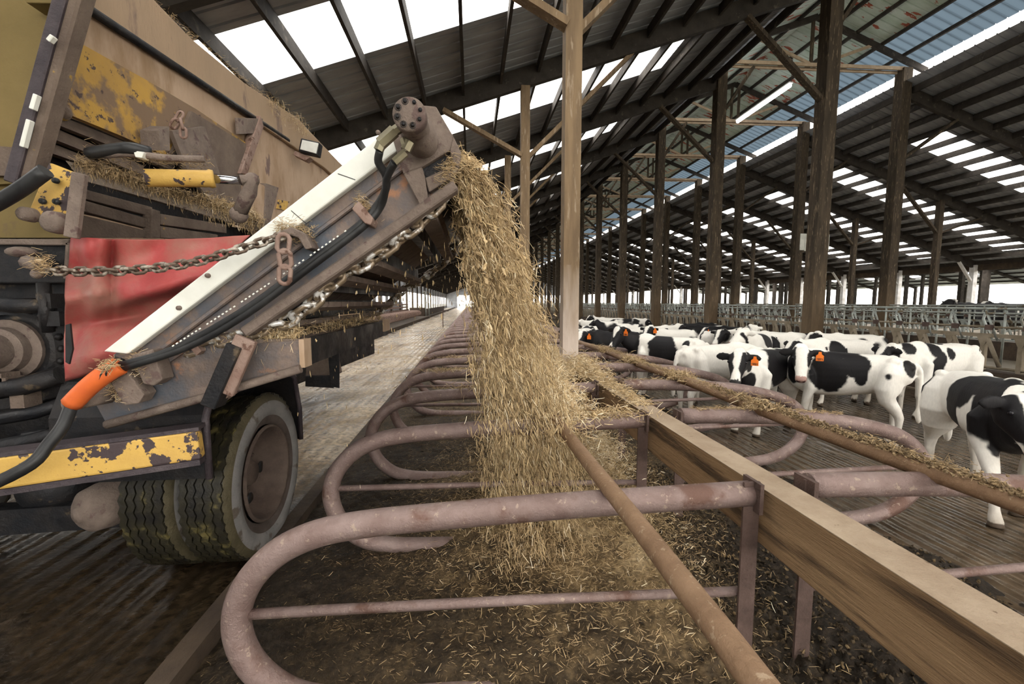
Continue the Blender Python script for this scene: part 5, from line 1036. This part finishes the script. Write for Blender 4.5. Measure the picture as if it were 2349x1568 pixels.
cow(4.68, 5.05, 135, .95, [(.14,.2,.93,.22,.3,.30), (-.12,.2,1.02,.17,.3,.15), (-.20,.22,.90,.07,.2,.13), (-.46,.2,.92,.06,.12,.08), (-.66,.1,1.03,.08,.1,.12), (.52,.12,.95,.10,.2,.24), (.02,0,1.12,.25,.2,.06)],
    'heifer with a white face and orange tag 6071 turned to look at the camera', nyaw=98, nk=92, hz=1.20, pitch=58, face='wide', num=('6071', 1), step=.03, neckL=.36)
cow(3.92, 5.48, 208, .95, [(-.05,.2,.95,.34,.3,.30), (.55,.05,.78,.10,.15,.14), (.62,.12,1.05,.08,.15,.15), (.02,-.2,.9,.3,.2,.3), (-.25,.2,1.0,.25,.3,.2)],
    'heifer with black cheeks, white blaze and orange tag 6021 facing the camera', nyaw=24, hz=1.16, pitch=52, face='blaze', num=('6021', 1), step=-.02, muzzle='dark')
cow(3.72, 6.22, 8, .95, [(.52,-.1,.95,.12,.25,.14), (.58,-.1,.72,.08,.2,.14), (.75,0,.9,.1,.2,.15)], 'nearly all white heifer seen from the rear behind the loops, rump to the left', nyaw=-10, hz=1.0, pitch=60, face='blaze', vox=.018, group=ALLEY)
cow(3.38, 7.35, 141, .98, [(.56,.05,1.0,.17,.3,.40), (-.02,.15,.92,.26,.35,.30), (-.42,.22,.98,.07,.15,.16)], 'heifer with black head, white heart on the brow and orange tag, behind the loops', nyaw=72, hz=1.30, pitch=58, face='diamond', num=('6091', 1), vox=.016, muzzle='dark')
cow(2.95, 8.9, 190, .97, [(0,0,.9,.9,.5,.5)], 'all black heifer with a white brow patch, head low over the stall loops', nyaw=45, hz=1.16, pitch=60, face='diamond', vox=.02, muzzle='dark', num=('', 1))
cow(5.4, 7.75, 225, .98, [(.05,.1,1.0,.3,.3,.2), (-.4,.1,.9,.15,.3,.2)], 'heifer with an all white head looking left behind the tagged pair', nyaw=-25, hz=1.26, pitch=42, face='white', vox=.018)
cow(6.22, 6.85, 181, .95, [(.18,.2,1.0,.15,.3,.17), (.36,.22,1.02,.03,.1,.04), (.02,.25,.98,.03,.1,.05), (.0,.25,.85,.03,.1,.06), (-.55,.15,1.06,.10,.15,.05), (-.68,.05,1.0,.08,.2,.12)], 'white sided heifer with one big black shoulder patch, broadside beside the headlocks', nyaw=0, hz=1.12, pitch=50, face='blaze', vox=.018)
cow(7.0, 5.95, 181, .96, [(.18,.2,1.08,.10,.3,.13), (.17,.22,.80,.11,.3,.17), (.12,.2,.93,.09,.3,.14), (-.05,.25,1.02,.075,.2,.10), (.0,0,1.17,.10,.1,.05), (.55,.1,1.1,.1,.2,.1), (-.60,.15,1.05,.06,.15,.06)], 'white heifer with two tall black side blotches, broadside at the far side of the alley', nyaw=0, hz=1.1, pitch=50, vox=.018)
cow(4.42, 3.27, 240, .95, [(-.02,-.2,1.02,.20,.35,.16), (-.10,-.22,.85,.12,.35,.26), (.36,-.05,.92,.17,.4,.28), (.55,-.03,.95,.20,.3,.26), (.48,0,.65,.13,.2,.13), (-.52,-.2,.98,.07,.2,.12), (.15,-.1,1.10,.25,.2,.10), (.36,.2,.9,.2,.2,.3)],
    'nearest heifer at the right edge, black neck and shoulder, walking in', nyaw=22, nk=-30, hz=1.12, pitch=60, face='blaze', step=-.17, vox=.012, neckL=.42)
# further heifers
def ry(u, Y): r = ray(u, 692); return r[0]/r[1]*Y
far = [(1350,11.2,250,(1,.05),'blaze',60), (1382,14.2,180,(2,.35),'white',0), (1425,12.6,175,(3,-.25),'blaze',0), (1462,10.4,10,(4,.25),'blaze',0), (1505,11.0,12,(5,.40),'blaze',0), (1545,9.7,200,(6,.30),'blaze',20),
       (1585,12.3,5,(7,-.12),'blaze',0), (1628,11.2,185,(8,.0),'diamond',0), (1672,9.4,15,(9,.45),'white',0), (1690,10.6,182,(10,-.2),'blaze',0), (1735,8.9,170,(11,.1),'blaze',40), (1790,8.6,178,(12,.25),'blaze',0), (1850,8.2,183,(13,.2),'blaze',0),
       (1960,7.9,178,(14,.3),'blaze',0), (1400,17,180,(15,.1),'blaze',0), (1440,16,0,(16,.0),'blaze',0), (1330,10.2,230,(17,.15),'blaze',30)]
dsc = ['black and white', 'mostly white', 'mostly black', 'white backed', 'pale', 'white rumped', 'dark backed', 'patchy', 'white', 'dark', 'speckled', 'white flanked', 'broad patched', 'small patched', 'distant', 'distant dark', 'half hidden']
for i, (u, Y, hd, ct, fc, ny) in enumerate(far):
    cow(ry(u, Y), Y, hd, .95, ct, '%s heifer far down the crowded alley, %s from the left of those behind' % (dsc[i], ordn(sorted([f[0] for f in far]).index(u)+1)), nyaw=ny, hz=1.12+.06*(i % 3), pitch=50, face=fc, vox=.03, group='heifers crowding the alley behind', num=('', 1) if i in (0, 5, 9) else None)
cow(1.98, 10.4, 200, .95, (3, .9), 'white heifer lying in a right hand stall beside the nearest post', nyaw=0, hz=1.1, face='white', vox=.025, z=-.45, group='heifers in the stalls')
for i in range(6):
    cow(17.1, 26+2.1*i, 180, 1.12, (20+i, -.05+.1*(i % 3)), 'cow feeding through the far headlocks, %s from the near end' % ordn(i+1), hz=1.0, vox=.035, group='cows beyond the feed alley', name='cow')
cow(18.6, 14.4, 176, 1.3, [(0,0,.9,.9,.5,.6)], 'big black cow standing beyond the feed alley near the right edge', hz=1.25, pitch=30, face='black', vox=.03, z=.05, group='cows beyond the feed alley')
cow(21.0, 15.2, 178, 1.25, (31, -.3), 'dark cow behind the big black cow beyond the feed alley', hz=1.2, face='blaze', vox=.03, z=.1, group='cows beyond the feed alley')
